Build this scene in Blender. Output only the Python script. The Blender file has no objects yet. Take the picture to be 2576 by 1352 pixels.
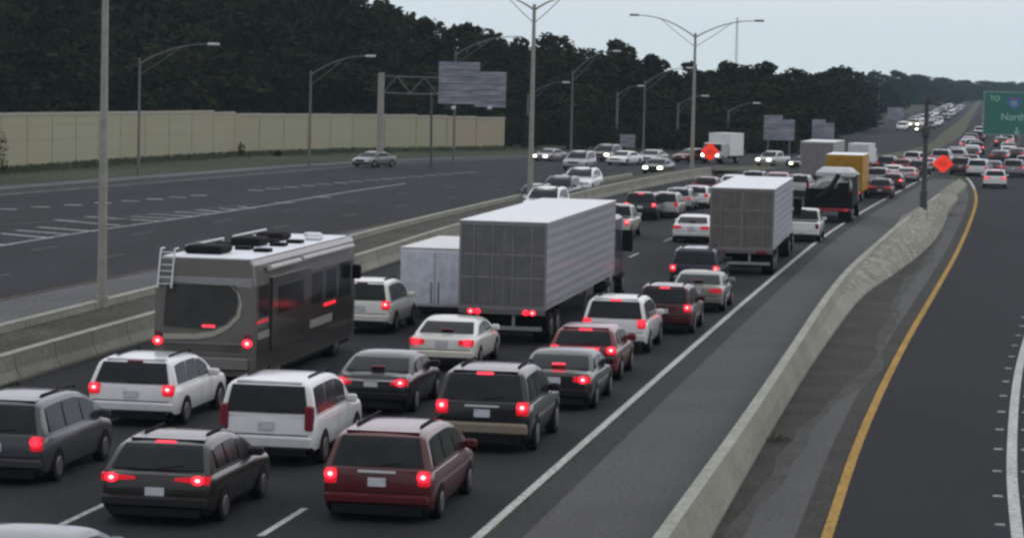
import bpy, math, random
from mathutils import Vector, Matrix
random.seed(11)
R = math.radians
SC = bpy.context.scene
COL = SC.collection

# ------------------------------------------------------------------ camera, sky, sun, exposure
CAM_H = 7.9
F_PX, W_PX, H_PX = 6800.0, 2576.0, 1352.0          # measured in a 2576 px wide view of the photograph
HOR = 190.0                                         # horizon height at the middle of the picture
PITCH = math.atan((H_PX/2-HOR)/F_PX)
ROLL = R(1.3)
cam_d = bpy.data.cameras.new('camera'); cam = bpy.data.objects.new('camera', cam_d); COL.objects.link(cam)
cam_d.sensor_width = 36; cam_d.lens = 36*F_PX/W_PX
cam_d.clip_start = 0.5; cam_d.clip_end = 9000
CM = Matrix.Translation((0, 0, CAM_H)) @ Matrix.Rotation(math.pi/2-PITCH, 4, 'X') @ Matrix.Rotation(ROLL, 4, 'Z')
cam.matrix_world = CM
SC.camera = cam
world = bpy.data.worlds.new('World'); SC.world = world; world.use_nodes = True
nt = world.node_tree; nt.nodes.clear()
wo = nt.nodes.new('ShaderNodeOutputWorld'); bg = nt.nodes.new('ShaderNodeBackground')
sky = nt.nodes.new('ShaderNodeTexSky'); sky.sky_type = 'NISHITA'; sky.sun_disc = False
SUN_EL, SUN_AZ = R(38), R(70)
sky.sun_elevation = SUN_EL; sky.sun_rotation = SUN_AZ; sky.dust_density = 4; sky.air_density = 1.2
hs = nt.nodes.new('ShaderNodeHueSaturation'); hs.inputs['Saturation'].default_value = 0.35
hs.inputs['Value'].default_value = 0.10            # the physical sky at strength 0.10
geo = nt.nodes.new('ShaderNodeTexCoord'); sep = nt.nodes.new('ShaderNodeSeparateXYZ')
ramp = nt.nodes.new('ShaderNodeValToRGB')           # the overcast cloud layer
ramp.color_ramp.elements[0].position = 0.0; ramp.color_ramp.elements[0].color = (0.77, 0.87, 0.89, 1)
ramp.color_ramp.elements[1].position = 0.10; ramp.color_ramp.elements[1].color = (0.88, 0.86, 0.96, 1)
e = ramp.color_ramp.elements.new(0.035); e.color = (0.77, 0.83, 0.91, 1)
e = ramp.color_ramp.elements.new(0.6); e.color = (1.25, 1.27, 1.33, 1)
nz = nt.nodes.new('ShaderNodeTexNoise'); nz.inputs['Scale'].default_value = 5; nz.inputs['Detail'].default_value = 4
mapn = nt.nodes.new('ShaderNodeMapping'); mapn.inputs['Scale'].default_value = (1, 1, 4)
mr = nt.nodes.new('ShaderNodeMapRange'); mr.inputs[3].default_value = 0.95; mr.inputs[4].default_value = 1.05
mulc = nt.nodes.new('ShaderNodeMix'); mulc.data_type = 'RGBA'; mulc.blend_type = 'MULTIPLY'; mulc.inputs[0].default_value = 1
mixc = nt.nodes.new('ShaderNodeMix'); mixc.data_type = 'RGBA'; mixc.inputs[0].default_value = 0.88
L = nt.links
L.new(geo.outputs['Generated'], sep.inputs[0]); L.new(sep.outputs['Z'], ramp.inputs[0])
L.new(geo.outputs['Generated'], mapn.inputs[0]); L.new(mapn.outputs[0], nz.inputs['Vector']); L.new(nz.outputs[0], mr.inputs[0])
L.new(ramp.outputs[0], mulc.inputs[6]); L.new(mr.outputs[0], mulc.inputs[7])
L.new(sky.outputs[0], hs.inputs['Color']); L.new(hs.outputs[0], mixc.inputs[6]); L.new(mulc.outputs[2], mixc.inputs[7])
L.new(mixc.outputs[2], bg.inputs[0]); bg.inputs[1].default_value = 1.0
L.new(bg.outputs[0], wo.inputs[0])
sun_d = bpy.data.lights.new('sun', 'SUN'); sun_d.energy = 0.5; sun_d.angle = R(25); sun_d.color = (1, 0.97, 0.93)
sun = bpy.data.objects.new('sun', sun_d); COL.objects.link(sun)
sun.rotation_euler = (Vector((math.sin(SUN_AZ)*math.cos(SUN_EL), math.cos(SUN_AZ)*math.cos(SUN_EL), math.sin(SUN_EL)))).to_track_quat('Z', 'Y').to_euler()
SC.view_settings.view_transform = 'Standard'; SC.view_settings.look = 'None'
SC.view_settings.exposure = 0; SC.view_settings.gamma = 1
SC.cycles.filter_width = 2.7
SC.cycles.volume_bounces = 1; SC.cycles.max_bounces = 6; SC.cycles.transparent_max_bounces = 8

# ------------------------------------------------------------------ measuring
def P(x, y, z=0.0):
    """ground point (plan X, Y) that the photograph shows at x, y"""
    d = Vector(((x-W_PX/2)/F_PX, (H_PX/2-y)/F_PX, -1.0))
    d = CM.to_3x3() @ d
    t = (z-CAM_H)/d.z
    return d.x*t, d.y*t
def XD(x, y, D):
    """lateral position of what is seen at x, y when it stands D metres away"""
    d = CM.to_3x3() @ Vector(((x-W_PX/2)/F_PX, (H_PX/2-y)/F_PX, -1.0)); return d.x/d.y*D
def curve(pts, z=0.0, smooth=2):
    q = sorted([(P(x, y, z)[1], P(x, y, z)[0]) for x, y in pts])
    for _ in range(smooth):
        n = [q[0]]
        for a, b in zip(q, q[1:]):
            n.append((a[0]*.75+b[0]*.25, a[1]*.75+b[1]*.25)); n.append((a[0]*.25+b[0]*.75, a[1]*.25+b[1]*.75))
        n.append(q[-1]); q = n
    def f(Y):
        if Y <= q[0][0]: a, b = q[0], q[3]
        elif Y >= q[-1][0]: a, b = q[-4], q[-1]
        else:
            for a, b in zip(q, q[1:]):
                if a[0] <= Y <= b[0]: break
        return a[1]+(b[1]-a[1])*(Y-a[0])/max(b[0]-a[0], 1e-6)
    return f
A_L = curve([(0, 975), (250, 895), (908, 690), (1150, 603), (1400, 530), (1560, 487), (1750, 448), (1930, 425), (2080, 410), (2230, 397), (2330, 388), (2394, 361), (2424, 336), (2440, 305), (2450, 285), (2466, 262)])
A_R = curve([(1200, 1352), (1745, 870), (1930, 710), (2100, 570), (2300, 460), (2345, 437), (2420, 405)])
B_L = curve([(2060, 1352), (2150, 1090), (2260, 870), (2340, 740), (2410, 620), (2450, 520), (2452, 490), (2440, 458), (2420, 440), (2380, 423)])
B_R = curve([(2560, 1352), (2541, 1180), (2555, 960), (2580, 860), (2612, 760), (2640, 660), (2655, 560), (2640, 480), (2660, 420)])
L_R = curve([(0, 757), (1306, 499), (1530, 462), (1663, 441), (1900, 413), (2080, 400), (2250, 388), (2344, 361), (2367, 336), (2404, 311), (2425, 293), (2445, 270)])
L_L = curve([(0, 477), (483, 440), (884, 409), (1330, 392), (1650, 396), (1850, 392), (2020, 372), (2118, 338), (2201, 304), (2290, 283), (2390, 262)])
WALL = curve([(0, 432), (587, 392), (884, 382), (1268, 375)], smooth=0)
def heading(f, Y, d=8):
    return math.atan2(f(Y+d)-f(Y-d), 2*d)

# ------------------------------------------------------------------ materials
def mat(name, col, rough=0.8, var=0.0, scale=1.0, metal=0.0, col2=None, coat=0.0, spec=0.5, stretch=(1, 1, 1), detail=6, bump=0.0, lo=0.35, hi=0.65):
    m = bpy.data.materials.new(name); m.use_nodes = True; n = m.node_tree.nodes; l = m.node_tree.links
    b = n['Principled BSDF']; b.inputs['Roughness'].default_value = rough; b.inputs['Metallic'].default_value = metal
    b.inputs['Coat Weight'].default_value = coat; b.inputs['Specular IOR Level'].default_value = spec
    b.inputs['Base Color'].default_value = (*col, 1)
    if var > 0 or col2:
        tc = n.new('ShaderNodeTexCoord'); mp = n.new('ShaderNodeMapping'); mp.inputs['Scale'].default_value = stretch
        no = n.new('ShaderNodeTexNoise'); no.inputs['Scale'].default_value = scale; no.inputs['Detail'].default_value = detail
        no.inputs['Roughness'].default_value = 0.65
        cr = n.new('ShaderNodeValToRGB'); c2 = col2 or tuple(min(1, c*(1+var)) for c in col); c1 = col if col2 else tuple(c*(1-var) for c in col)
        cr.color_ramp.elements[0].position = lo; cr.color_ramp.elements[0].color = (*c1, 1)
        cr.color_ramp.elements[1].position = hi; cr.color_ramp.elements[1].color = (*c2, 1)
        l.new(tc.outputs['Object'], mp.inputs[0]); l.new(mp.outputs[0], no.inputs['Vector']); l.new(no.outputs[0], cr.inputs[0])
        l.new(cr.outputs[0], b.inputs['Base Color'])
        if bump > 0:
            bp = n.new('ShaderNodeBump'); bp.inputs['Strength'].default_value = bump; bp.inputs['Distance'].default_value = 0.05
            l.new(no.outputs[0], bp.inputs['Height']); l.new(bp.outputs[0], b.inputs['Normal'])
    return m
def two_scale(name, col, var_big, var_small, big, small, rough=0.9, streak=None, spec=0.10, k=0.70):
    """a worn surface: slow patches times fine grain, plus optional streaks along the road"""
    m = bpy.data.materials.new(name); m.use_nodes = True; n = m.node_tree.nodes; l = m.node_tree.links
    b = n['Principled BSDF']; b.inputs['Roughness'].default_value = rough; b.inputs['Specular IOR Level'].default_value = spec
    tc = n.new('ShaderNodeTexCoord'); prev = None
    for i, (s, v, st) in enumerate([(big, var_big, (1, 1, 1)), (small, var_small, (1, 1, 1))]+([streak] if streak else [])):
        mp = n.new('ShaderNodeMapping'); mp.inputs['Scale'].default_value = st
        if i == 2: mp.inputs['Rotation'].default_value = (0, 0, R(11.5))
        no = n.new('ShaderNodeTexNoise'); no.inputs['Scale'].default_value = s; no.inputs['Detail'].default_value = 5
        mr = n.new('ShaderNodeMapRange'); mr.inputs[1].default_value = 0.3; mr.inputs[2].default_value = 0.7
        mr.inputs[3].default_value = 1-v*(1 if i != 1 else 1.7); mr.inputs[4].default_value = 1+v*(1 if i != 1 else 1.7)
        l.new(tc.outputs['Object'], mp.inputs[0]); l.new(mp.outputs[0], no.inputs['Vector']); l.new(no.outputs[0], mr.inputs[0])
        if prev is None: prev = mr.outputs[0]
        else:
            mm = n.new('ShaderNodeMath'); mm.operation = 'MULTIPLY'; l.new(prev, mm.inputs[0]); l.new(mr.outputs[0], mm.inputs[1]); prev = mm.outputs[0]
    vm = n.new('ShaderNodeVectorMath'); vm.operation = 'SCALE'; vm.inputs[0].default_value = [c*k for c in col]; l.new(prev, vm.inputs['Scale'])
    l.new(vm.outputs[0], b.inputs['Base Color'])
    return m
def emit(name, col, strength, base=(0.3, 0.01, 0.01)):
    m = bpy.data.materials.new(name); m.use_nodes = True; b = m.node_tree.nodes['Principled BSDF']
    b.inputs['Base Color'].default_value = (*base, 1); b.inputs['Emission Color'].default_value = (*col, 1); b.inputs['Emission Strength'].default_value = strength
    b.inputs['Roughness'].default_value = 0.3
    return m
def paint_mat(name, rough=0.30, coat=1.0, metal=0.0, dirt=0.12):
    m = bpy.data.materials.new(name); m.use_nodes = True; n = m.node_tree.nodes; l = m.node_tree.links
    b = n['Principled BSDF']; oi = n.new('ShaderNodeObjectInfo'); tc = n.new('ShaderNodeTexCoord'); no = n.new('ShaderNodeTexNoise')
    no.inputs['Scale'].default_value = 3; no.inputs['Detail'].default_value = 5
    mr = n.new('ShaderNodeMapRange'); mr.inputs[1].default_value = 0.3; mr.inputs[2].default_value = 0.7; mr.inputs[3].default_value = 1-dirt; mr.inputs[4].default_value = 1
    vm = n.new('ShaderNodeVectorMath'); vm.operation = 'SCALE'
    l.new(tc.outputs['Object'], no.inputs['Vector']); l.new(no.outputs[0], mr.inputs[0]); l.new(oi.outputs['Color'], vm.inputs[0]); l.new(mr.outputs[0], vm.inputs['Scale'])
    l.new(vm.outputs[0], b.inputs['Base Color']); b.inputs['Roughness'].default_value = rough; b.inputs['Coat Weight'].default_value = coat
    b.inputs['Metallic'].default_value = metal; b.inputs['Coat Roughness'].default_value = 0.10; b.inputs['Coat IOR'].default_value = 1.36; b.inputs['Specular IOR Level'].default_value = 0.22
    return m
M = {}
M['asphalt_a'] = two_scale('asphalt_highway', (0.025, 0.0265, 0.030), 0.15, 0.22, 0.12, 9, streak=(0.5, 0.16, (1, .05, 1)))
M['asphalt_b'] = two_scale('asphalt_ramp', (0.021, 0.022, 0.0265), 0.10, 0.20, 0.12, 9, streak=(0.5, 0.10, (1, .04, 1)))
M['asphalt_l'] = two_scale('asphalt_far_roadway', (0.027, 0.0285, 0.033), 0.14, 0.25, 0.08, 5, streak=(0.4, 0.18, (1, .04, 1)))
M['asphalt_edge'] = two_scale('asphalt_edge_band', (0.045, 0.047, 0.050), 0.1, 0.2, 0.3, 8)
M['shoulder'] = two_scale('concrete_shoulder', (0.095, 0.096, 0.098), 0.10, 0.18, 0.25, 10)
M['shoulder_r'] = two_scale('worn_shoulder', (0.10, 0.10, 0.105), 0.12, 0.18, 0.3, 10)
M['shoulder_l'] = two_scale('far_shoulder', (0.115, 0.115, 0.122), 0.15, 0.2, 0.2, 6)
M['dirt'] = two_scale('dirt_patch', (0.047, 0.047, 0.041), 0.25, 0.3, 0.5, 9)
M['gravel'] = two_scale('median_gravel', (0.068, 0.068, 0.056), 0.30, 0.35, 0.3, 6)
M['ground'] = two_scale('rough_grass', (0.042, 0.050, 0.030), 0.35, 0.35, 0.05, 1.6)
M['verge'] = two_scale('median_grass', (0.085, 0.088, 0.058), 0.25, 0.35, 0.08, 2)
M['concrete'] = two_scale('barrier_concrete', (0.250, 0.250, 0.212), 0.14, 0.11, 0.35, 7)
M['concrete_top'] = two_scale('barrier_pale_top', (0.33, 0.34, 0.295), 0.12, 0.15, 0.6, 8)  # tops in a paler tone than the barrier sides
M['rubble'] = two_scale('gore_rubble', (0.25, 0.25, 0.205), 0.28, 0.35, 0.9, 6)
M['white_paint'] = two_scale('white_road_paint', (0.46, 0.47, 0.46), 0.12, 0.25, 0.5, 9)
M['worn_paint'] = two_scale('worn_road_paint', (0.36, 0.36, 0.37), 0.3, 0.45, 0.5, 6)
M['faint_yellow'] = two_scale('faded_yellow_paint', (0.13, 0.095, 0.055), 0.2, 0.3, 0.5, 9)
M['faint_paint'] = two_scale('faded_white_paint', (0.13, 0.13, 0.135), 0.3, 0.45, 0.5, 6)
M['dirt_light'] = two_scale('thin_dirt', (0.070, 0.070, 0.066), 0.2, 0.25, 0.6, 8)
M['yellow_paint'] = two_scale('yellow_road_paint', (0.38, 0.235, 0.065), 0.18, 0.25, 0.5, 9)
M['wall'] = mat('noise_wall_panel', (0.235, 0.24, 0.165), 0.95, col2=(0.265, 0.215, 0.155), scale=0.11, stretch=(1, 1, 1.4), lo=0.47, hi=0.75)
M['wall_cap'] = mat('noise_wall_cap', (0.25, 0.245, 0.21), 0.95, var=0.15, scale=1)
M['wall_post'] = mat('noise_wall_post', (0.232, 0.232, 0.163), 0.95, var=0.2, scale=0.6)
M['galv'] = mat('galvanised_steel', (0.22, 0.22, 0.195), 0.6, var=0.15, scale=3, metal=0.3)
M['galv_dark'] = mat('weathered_steel', (0.10, 0.105, 0.11), 0.7, var=0.15, scale=3, metal=0.2)
M['dark_pole'] = mat('dark_pole_paint', (0.035, 0.036, 0.036), 0.7, var=0.2, scale=2)
M['lamp'] = mat('lamp_housing', (0.45, 0.46, 0.48), 0.5, var=0.05, scale=4)
M['lamp_dark'] = mat('lamp_housing_dark', (0.06, 0.06, 0.065), 0.5, var=0.1, scale=4)
M['sign_back'] = mat('aluminium_sign_back', (0.24, 0.24, 0.27), 0.6, col2=(0.12, 0.13, 0.16), scale=0.9, stretch=(0.5, 1, 3), lo=0.4, hi=0.6)
M['sign_green'] = mat('sign_green', (0.022, 0.125, 0.098), 0.5, var=0.08, scale=2)
M['sign_edge'] = mat('sign_border', (0.13, 0.24, 0.22), 0.5, var=0.08, scale=2)
M['letter'] = mat('sign_lettering', (0.25, 0.40, 0.36), 0.5, var=0.1, scale=5)
M['shield_blue'] = mat('shield_blue', (0.055, 0.12, 0.28), 0.5, var=0.1, scale=5)
M['shield_red'] = mat('shield_red', (0.16, 0.07, 0.10), 0.5, var=0.1, scale=5)
M['orange'] = emit('glowing_orange', (1.0, 0.04, 0.012), 0.38, base=(0.85, 0.035, 0.012))  # orange sign face with a glow added to its colour; it is no lamp
M['orange_dark'] = mat('sign_legend', (0.35, 0.02, 0.01), 0.6, var=0.1, scale=4)
M['paint'] = paint_mat('car_paint')
M['flatpaint'] = paint_mat('trim_paint', 0.5, 0.1)
M['trim'] = mat('black_trim', (0.008, 0.008, 0.009), 0.8, var=0.2, scale=4, spec=0.1)
M['glass'] = mat('car_glass', (0.012, 0.014, 0.016), 0.12, var=0.3, scale=2, spec=0.12)
M['rv_glass'] = mat('motorhome_glass', (0.030, 0.030, 0.030), 0.2, var=0.2, scale=2, spec=0.15)
M['glass_light'] = mat('light_glass', (0.10, 0.13, 0.13), 0.12, var=0.2, scale=2, spec=0.8)
M['tyre'] = mat('tyre_rubber', (0.010, 0.010, 0.010), 0.9, var=0.2, scale=8, spec=0.1)
M['rim'] = mat('wheel_rim', (0.13, 0.13, 0.135), 0.4, var=0.15, scale=8, metal=0.6)
M['plate'] = mat('licence_plate', (0.42, 0.43, 0.46), 0.5, col2=(0.16, 0.18, 0.22), scale=14, lo=0.5, hi=0.75)
M['chrome'] = mat('chrome', (0.70, 0.70, 0.72), 0.2, var=0.05, scale=6, metal=0.9)
M['tail_on'] = emit('tail_light_lit', (1.0, 0.012, 0.03), 1.3)
M['bulb_on'] = emit('bulb_lit', (1.0, 0.018, 0.045), 1.9)
M['core_on'] = emit('bulb_core', (1.0, 0.42, 0.40), 2.6)
M['tail_lens'] = emit('tail_lens_lit', (1.0, 0.008, 0.03), 0.42)
M['tail_dim'] = emit('tail_light_dim', (1.0, 0.02, 0.05), 0.30)
M['tail_off'] = mat('tail_light_off', (0.13, 0.012, 0.022), 0.25, var=0.2, scale=9)
M['head_on'] = emit('headlight_lit', (1.0, 0.86, 0.62), 14.0, base=(.8, .8, .8))
M['head_green'] = emit('headlight_lit_cool', (0.85, 1.0, 0.55), 12.0, base=(.8, .8, .8))
M['head_off'] = mat('headlight_off', (0.45, 0.46, 0.48), 0.15, var=0.1, scale=9)
M['bark'] = mat('bark', (0.035, 0.028, 0.02), 0.9, var=0.3, scale=3)
def leaf_mat(name, c1, c2):
    m = bpy.data.materials.new(name); m.use_nodes = True; n = m.node_tree.nodes; l = m.node_tree.links
    b = n['Principled BSDF']; b.inputs['Roughness'].default_value = 0.85; b.inputs['Specular IOR Level'].default_value = 0.0
    oi = n.new('ShaderNodeObjectInfo'); tc = n.new('ShaderNodeTexCoord'); no = n.new('ShaderNodeTexNoise'); no.inputs['Scale'].default_value = 0.35; no.inputs['Detail'].default_value = 4
    ad = n.new('ShaderNodeMath'); ad.operation = 'MULTIPLY_ADD'; ad.inputs[1].default_value = 0.45; 
    cr = n.new('ShaderNodeValToRGB'); cr.color_ramp.elements[0].position = 0.3; cr.color_ramp.elements[0].color = (*c1, 1)
    cr.color_ramp.elements[1].position = 0.95; cr.color_ramp.elements[1].color = (*c2, 1)
    l.new(oi.outputs['Random'], ad.inputs[0]); l.new(tc.outputs['Object'], no.inputs['Vector']); l.new(no.outputs[0], ad.inputs[2])
    l.new(ad.outputs[0], cr.inputs[0]); l.new(cr.outputs[0], b.inputs['Base Color'])
    return m
M['leaf'] = leaf_mat('leaves', (0.008, 0.012, 0.006), (0.024, 0.027, 0.010))
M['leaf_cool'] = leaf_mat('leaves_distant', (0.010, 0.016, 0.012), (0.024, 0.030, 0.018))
M['blade'] = mat('grass_blades', (0.045, 0.055, 0.025), 0.9, var=0.4, scale=0.6)

# ------------------------------------------------------------------ mesh helpers
class MB:
    def __init__(s): s.v = []; s.f = []; s.mi = []
    def poly(s, pts, mi=0):
        b = len(s.v); s.v += [tuple(p) for p in pts]; s.f.append(tuple(range(b, b+len(pts)))); s.mi.append(mi); return s
    def box(s, x0, x1, y0, y1, z0, z1, mi=0, bev=0.0):
        if bev <= 0:
            b = len(s.v)
            s.v += [(x0, y0, z0), (x1, y0, z0), (x1, y1, z0), (x0, y1, z0), (x0, y0, z1), (x1, y0, z1), (x1, y1, z1), (x0, y1, z1)]
            for f in ((0, 3, 2, 1), (4, 5, 6, 7), (0, 1, 5, 4), (1, 2, 6, 5), (2, 3, 7, 6), (3, 0, 4, 7)): s.f.append(tuple(b+i for i in f)); s.mi.append(mi)
            return s
        rings = []
        for z, k in ((z0, bev), (z0+bev, 0), (z1-bev, 0), (z1, bev)):
            a0, a1, b0, b1 = x0+k, x1-k, y0+k, y1-k
            c = bev*.7 if k == 0 else bev*.4
            rings.append([(a0+c, b0, z), (a1-c, b0, z), (a1, b0+c, z), (a1, b1-c, z), (a1-c, b1, z), (a0+c, b1, z), (a0, b1-c, z), (a0, b0+c, z)])
        b = len(s.v)
        for r in rings: s.v += r
        for i in range(3):
            for j in range(8): s.f.append((b+i*8+j, b+i*8+(j+1) % 8, b+(i+1)*8+(j+1) % 8, b+(i+1)*8+j)); s.mi.append(mi)
        s.f.append(tuple(b+j for j in reversed(range(8)))); s.f.append(tuple(b+24+j for j in range(8))); s.mi += [mi, mi]
        return s
    def tube(s, path, rad, seg=10, mi=0, cap=True):
        path = [Vector(p) for p in path]; rads = rad if isinstance(rad, (list, tuple)) else [rad]*len(path)
        b = len(s.v); n = len(path)
        for i, p in enumerate(path):
            t = (path[min(i+1, n-1)]-path[max(i-1, 0)]).normalized()
            u = t.orthogonal().normalized() if abs(t.z) > .95 else t.cross(Vector((0, 0, 1))).normalized()
            if abs(t.z) > .95: u = Vector((1, 0, 0)); u = (u-t*u.dot(t)).normalized()
            w = t.cross(u)
            for j in range(seg):
                a = 2*math.pi*j/seg; q = p+(u*math.cos(a)+w*math.sin(a))*rads[i]; s.v.append(tuple(q))
        for i in range(n-1):
            for j in range(seg): s.f.append((b+i*seg+j, b+i*seg+(j+1) % seg, b+(i+1)*seg+(j+1) % seg, b+(i+1)*seg+j)); s.mi.append(mi)
        if cap:
            s.f.append(tuple(b+j for j in reversed(range(seg)))); s.f.append(tuple(b+(n-1)*seg+j for j in range(seg))); s.mi += [mi, mi]
        return s
    def mesh(s, name, mats, sz=1.0, smooth=None):
        me = bpy.data.meshes.new(name)
        me.from_pydata([(x, y, z*sz) for x, y, z in s.v], [], s.f)
        for m in (mats if isinstance(mats, (list, tuple)) else [mats]): me.materials.append(M[m])
        me.polygons.foreach_set('material_index', s.mi); me.update()
        if smooth:
            me.polygons.foreach_set('use_smooth', [True]*len(me.polygons)); me.set_sharp_from_angle(angle=R(smooth))
        return me
def link(name, me, parent=None, loc=None, color=None):
    o = bpy.data.objects.new(name, me); COL.objects.link(o)
    if parent: o.parent = parent
    if loc: o.location = loc
    if color: o.color = (*color, 1)
    return o
def tag(o, label, cat, group=None):
    o['label'] = label; o['category'] = cat
    if group: o['group'] = group
    return o
def empty(name, loc, rz=0.0, label=None, cat=None, group=None):
    o = bpy.data.objects.new(name, None); COL.objects.link(o); o.location = loc; o.rotation_euler = (0, 0, rz); o.empty_display_size = 0.3
    if label: tag(o, label, cat, group)
    return o
def structure(name, me, kind='structure'):
    o = link(name, me); o['kind'] = kind; return o
def strip(fl, fr, y0, y1, z, name, m, step=4.0, n=1, kind='structure'):
    mb = MB(); ys = []; y = y0
    while y < y1: ys.append(y); y += step*(1 if y < 300 else 6)
    ys.append(y1); g = []
    for y in ys:
        a, b = fl(y), fr(y); g.append([(a+(b-a)*i/n, y, z) for i in range(n+1)])
    for r0, r1 in zip(g, g[1:]):
        for i in range(n): mb.poly([r0[i], r0[i+1], r1[i+1], r1[i]])
    return structure(name, mb.mesh(name, m), kind)

# ------------------------------------------------------------------ ground, roads
far = 1650
mb = MB(); mb.poly([(-900, -60, 0), (1500, -60, 0), (1500, 2900, 0), (-900, 2900, 0)])
structure('ground', mb.mesh('ground', 'ground'))
ext = lambda f, d: (lambda Y: f(Y)+d)
def A_R2(Y):                               # the highway's right edge, spreading where the ramp joins it
    return A_R(Y) if Y < 241 else min(A_R(241)+(Y-241)*0.42, A_L(Y)+25)
strip(L_L, L_R, -20, far, 0.004, 'opposite_roadway', 'asphalt_l', n=4)
strip(ext(L_L, -2.2), L_L, 0, 285, 0.004, 'roadway_edge', 'shoulder_l')
strip(ext(L_L, 1.2), ext(L_L, 2.7), 0, 259, 0.008, 'dark_asphalt_band', 'asphalt_edge')
B2 = lambda Y: max(L_R(Y)+0.6, A_L(Y)-3.3)   # second median barrier
strip(L_R, lambda Y: max(L_R(Y)+.5, B2(Y)-.2), -20, 233, 0.004, 'median_shoulder', 'shoulder_l')
strip(lambda Y: B2(Y)+.1, lambda Y: A_L(Y)-.3, 20, 238, 0.43, 'median_gravel', 'gravel', n=2)
strip(L_R, A_L, 228, far, 0.006, 'median_grass', 'verge')
strip(A_L, A_R2, -20, far, 0.008, 'highway_road', 'asphalt_a', n=4)
strip(ext(A_R, .16), ext(A_R, .75), 0, 238, 0.010, 'road_edge_band', 'asphalt_edge')
GL = lambda Y: A_R(Y)+.75
SHR = lambda Y: max(GL(Y)+.05, B_L(Y)-.42)
strip(GL, SHR, -20, 228, 0.004, 'concrete_shoulder', 'shoulder', n=2)
strip(SHR, B_L, 0, 231, 0.003, 'shoulder_gap', 'dirt')
strip(B_L, ext(B_R, 3.2), -20, 241, 0.006, 'ramp_road', 'asphalt_b', n=2)
strip(lambda Y: A_R2(Y)-.1, lambda Y: A_R2(Y)+8+(Y-238)*.03, 238, 544, 0.005, 'merging_lane_road', 'asphalt_b')
# markings
def line(f, off, w, y0, y1, z, name, m, step=3.0):
    return strip(ext(f, off-w/2), ext(f, off+w/2), y0, y1, z, name, m, step)
line(A_R, 0, .18, 0, 241, .014, 'white_edge_line', 'white_paint')
line(B_R, 0, .22, 0, 241, .012, 'white_edge_line', 'white_paint')
line(B_L, .13, .20, 0, 207, .012, 'yellow_edge_line', 'yellow_paint')
line(B_L, .13, .20, 207.2, 233, .012, 'white_edge_line', 'white_paint')
line(L_R, -.25, .16, 20, 233, .010, 'yellow_edge_line', 'faint_yellow')
line(L_L, 3.3, .18, 20, 259, .012, 'white_edge_line', 'worn_paint')
mb = MB()
def dash(mb, f, off, ya, yb, w=.13, z=.014):
    n = 3
    for i in range(n):
        a = ya+(yb-ya)*i/n; b = ya+(yb-ya)*(i+1)/n
        mb.poly([(f(a)+off-w/2, a, z), (f(a)+off+w/2, a, z), (f(b)+off+w/2, b, z), (f(b)+off-w/2, b, z)])
for k in (1, 2, 3):
    for i in range(-2, 40):
        y = 45.5+12.2*i+(0.6 if k == 2 else 0); dash(mb, A_R if y < 233 else (lambda Y: A_L(Y)+16.5), -3.62*k, y, y+3.0)
structure('lane_dashes', mb.mesh('lane_dashes', 'white_paint'))
mb = MB()
for k in (1, 2):
    for i in range(0, 34):
        y = 46+12.2*i+4*k; dash(mb, L_R, -4.3*k, y, y+3.0, .16, .010)
structure('opposite_lane_dashes', mb.mesh('opposite_lane_dashes', 'faint_paint'))
# reflective ticks beside the ramp's white line
mb = MB()
for i in range(16):
    y = 45+3.4*i
    for s in (-1, 1):
        x = B_R(y)+s*.30; mb.box(x-.09, x+.09, y-.05, y+.05, .006, .03)
structure('pavement_ticks', mb.mesh('pavement_ticks', 'white_paint'))
# the painted chevron area of the far roadway
GOREL = curve([(7, 617), (128, 597), (235, 580), (407, 556), (559, 534), (694, 513), (808, 493), (960, 470), (1100, 450)])
line(GOREL, 0, .22, 70, 194, .011, 'gore_edge_line', 'worn_paint')
GORE2 = curve([(0, 566), (190, 552), (360, 541), (600, 517), (760, 500), (960, 478)])
line(GORE2, 0, .16, 86, 160, .011, 'gore_edge_line', 'faint_paint')
mb = MB()
chev = [((0, 587), (128, 599)), ((95, 571), (235, 582)), ((140, 553), (250, 563)), ((262, 564), (305, 567)), ((285, 550), (407, 556)), ((375, 538), (483, 544)),
        ((497, 528), (556, 533)), ((600, 520), (640, 524)), ((690, 509), (740, 511)), ((790, 494), (830, 497)), ((40, 579), (180, 590)), ((215, 545), (330, 552)), ((330, 545), (445, 550)), ((440, 533), (525, 538)), ((550, 524), (600, 528)), ((-120, 605), (10, 616))]
for a, b in chev:
    ax, ay = P(*a); bx, by = P(*b); d = Vector((bx-ax, by-ay)).normalized(); nx, ny = -d.y*.22, d.x*.22
    mb.poly([(ax-nx, ay-ny, .012), (bx-nx, by-ny, .012), (bx+nx, by+ny, .012), (ax+nx, ay+ny, .012)])
structure('gore_chevrons', mb.mesh('gore_chevrons', 'worn_paint'))
mb = MB()
RUM = curve([(0, 528), (360, 505), (700, 474), (1000, 448), (1300, 425)])
y = 123.0
while y < 220:
    x = RUM(y)
    if random.random() < .85: mb.poly([(x-.5, y, .013), (x+.5, y+.1, .013), (x+.5, y+.75, .013), (x-.5, y+.65, .013)])
    y += 3.0
structure('rumble_patches', mb.mesh('rumble_patches', 'worn_paint'))
# stains
def patch(pts, z, name, m):
    q = [P(*p) for p in pts]; mb = MB(); mb.poly([(x, y, z) for x, y in q]); return structure(name, mb.mesh(name, m))

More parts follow.
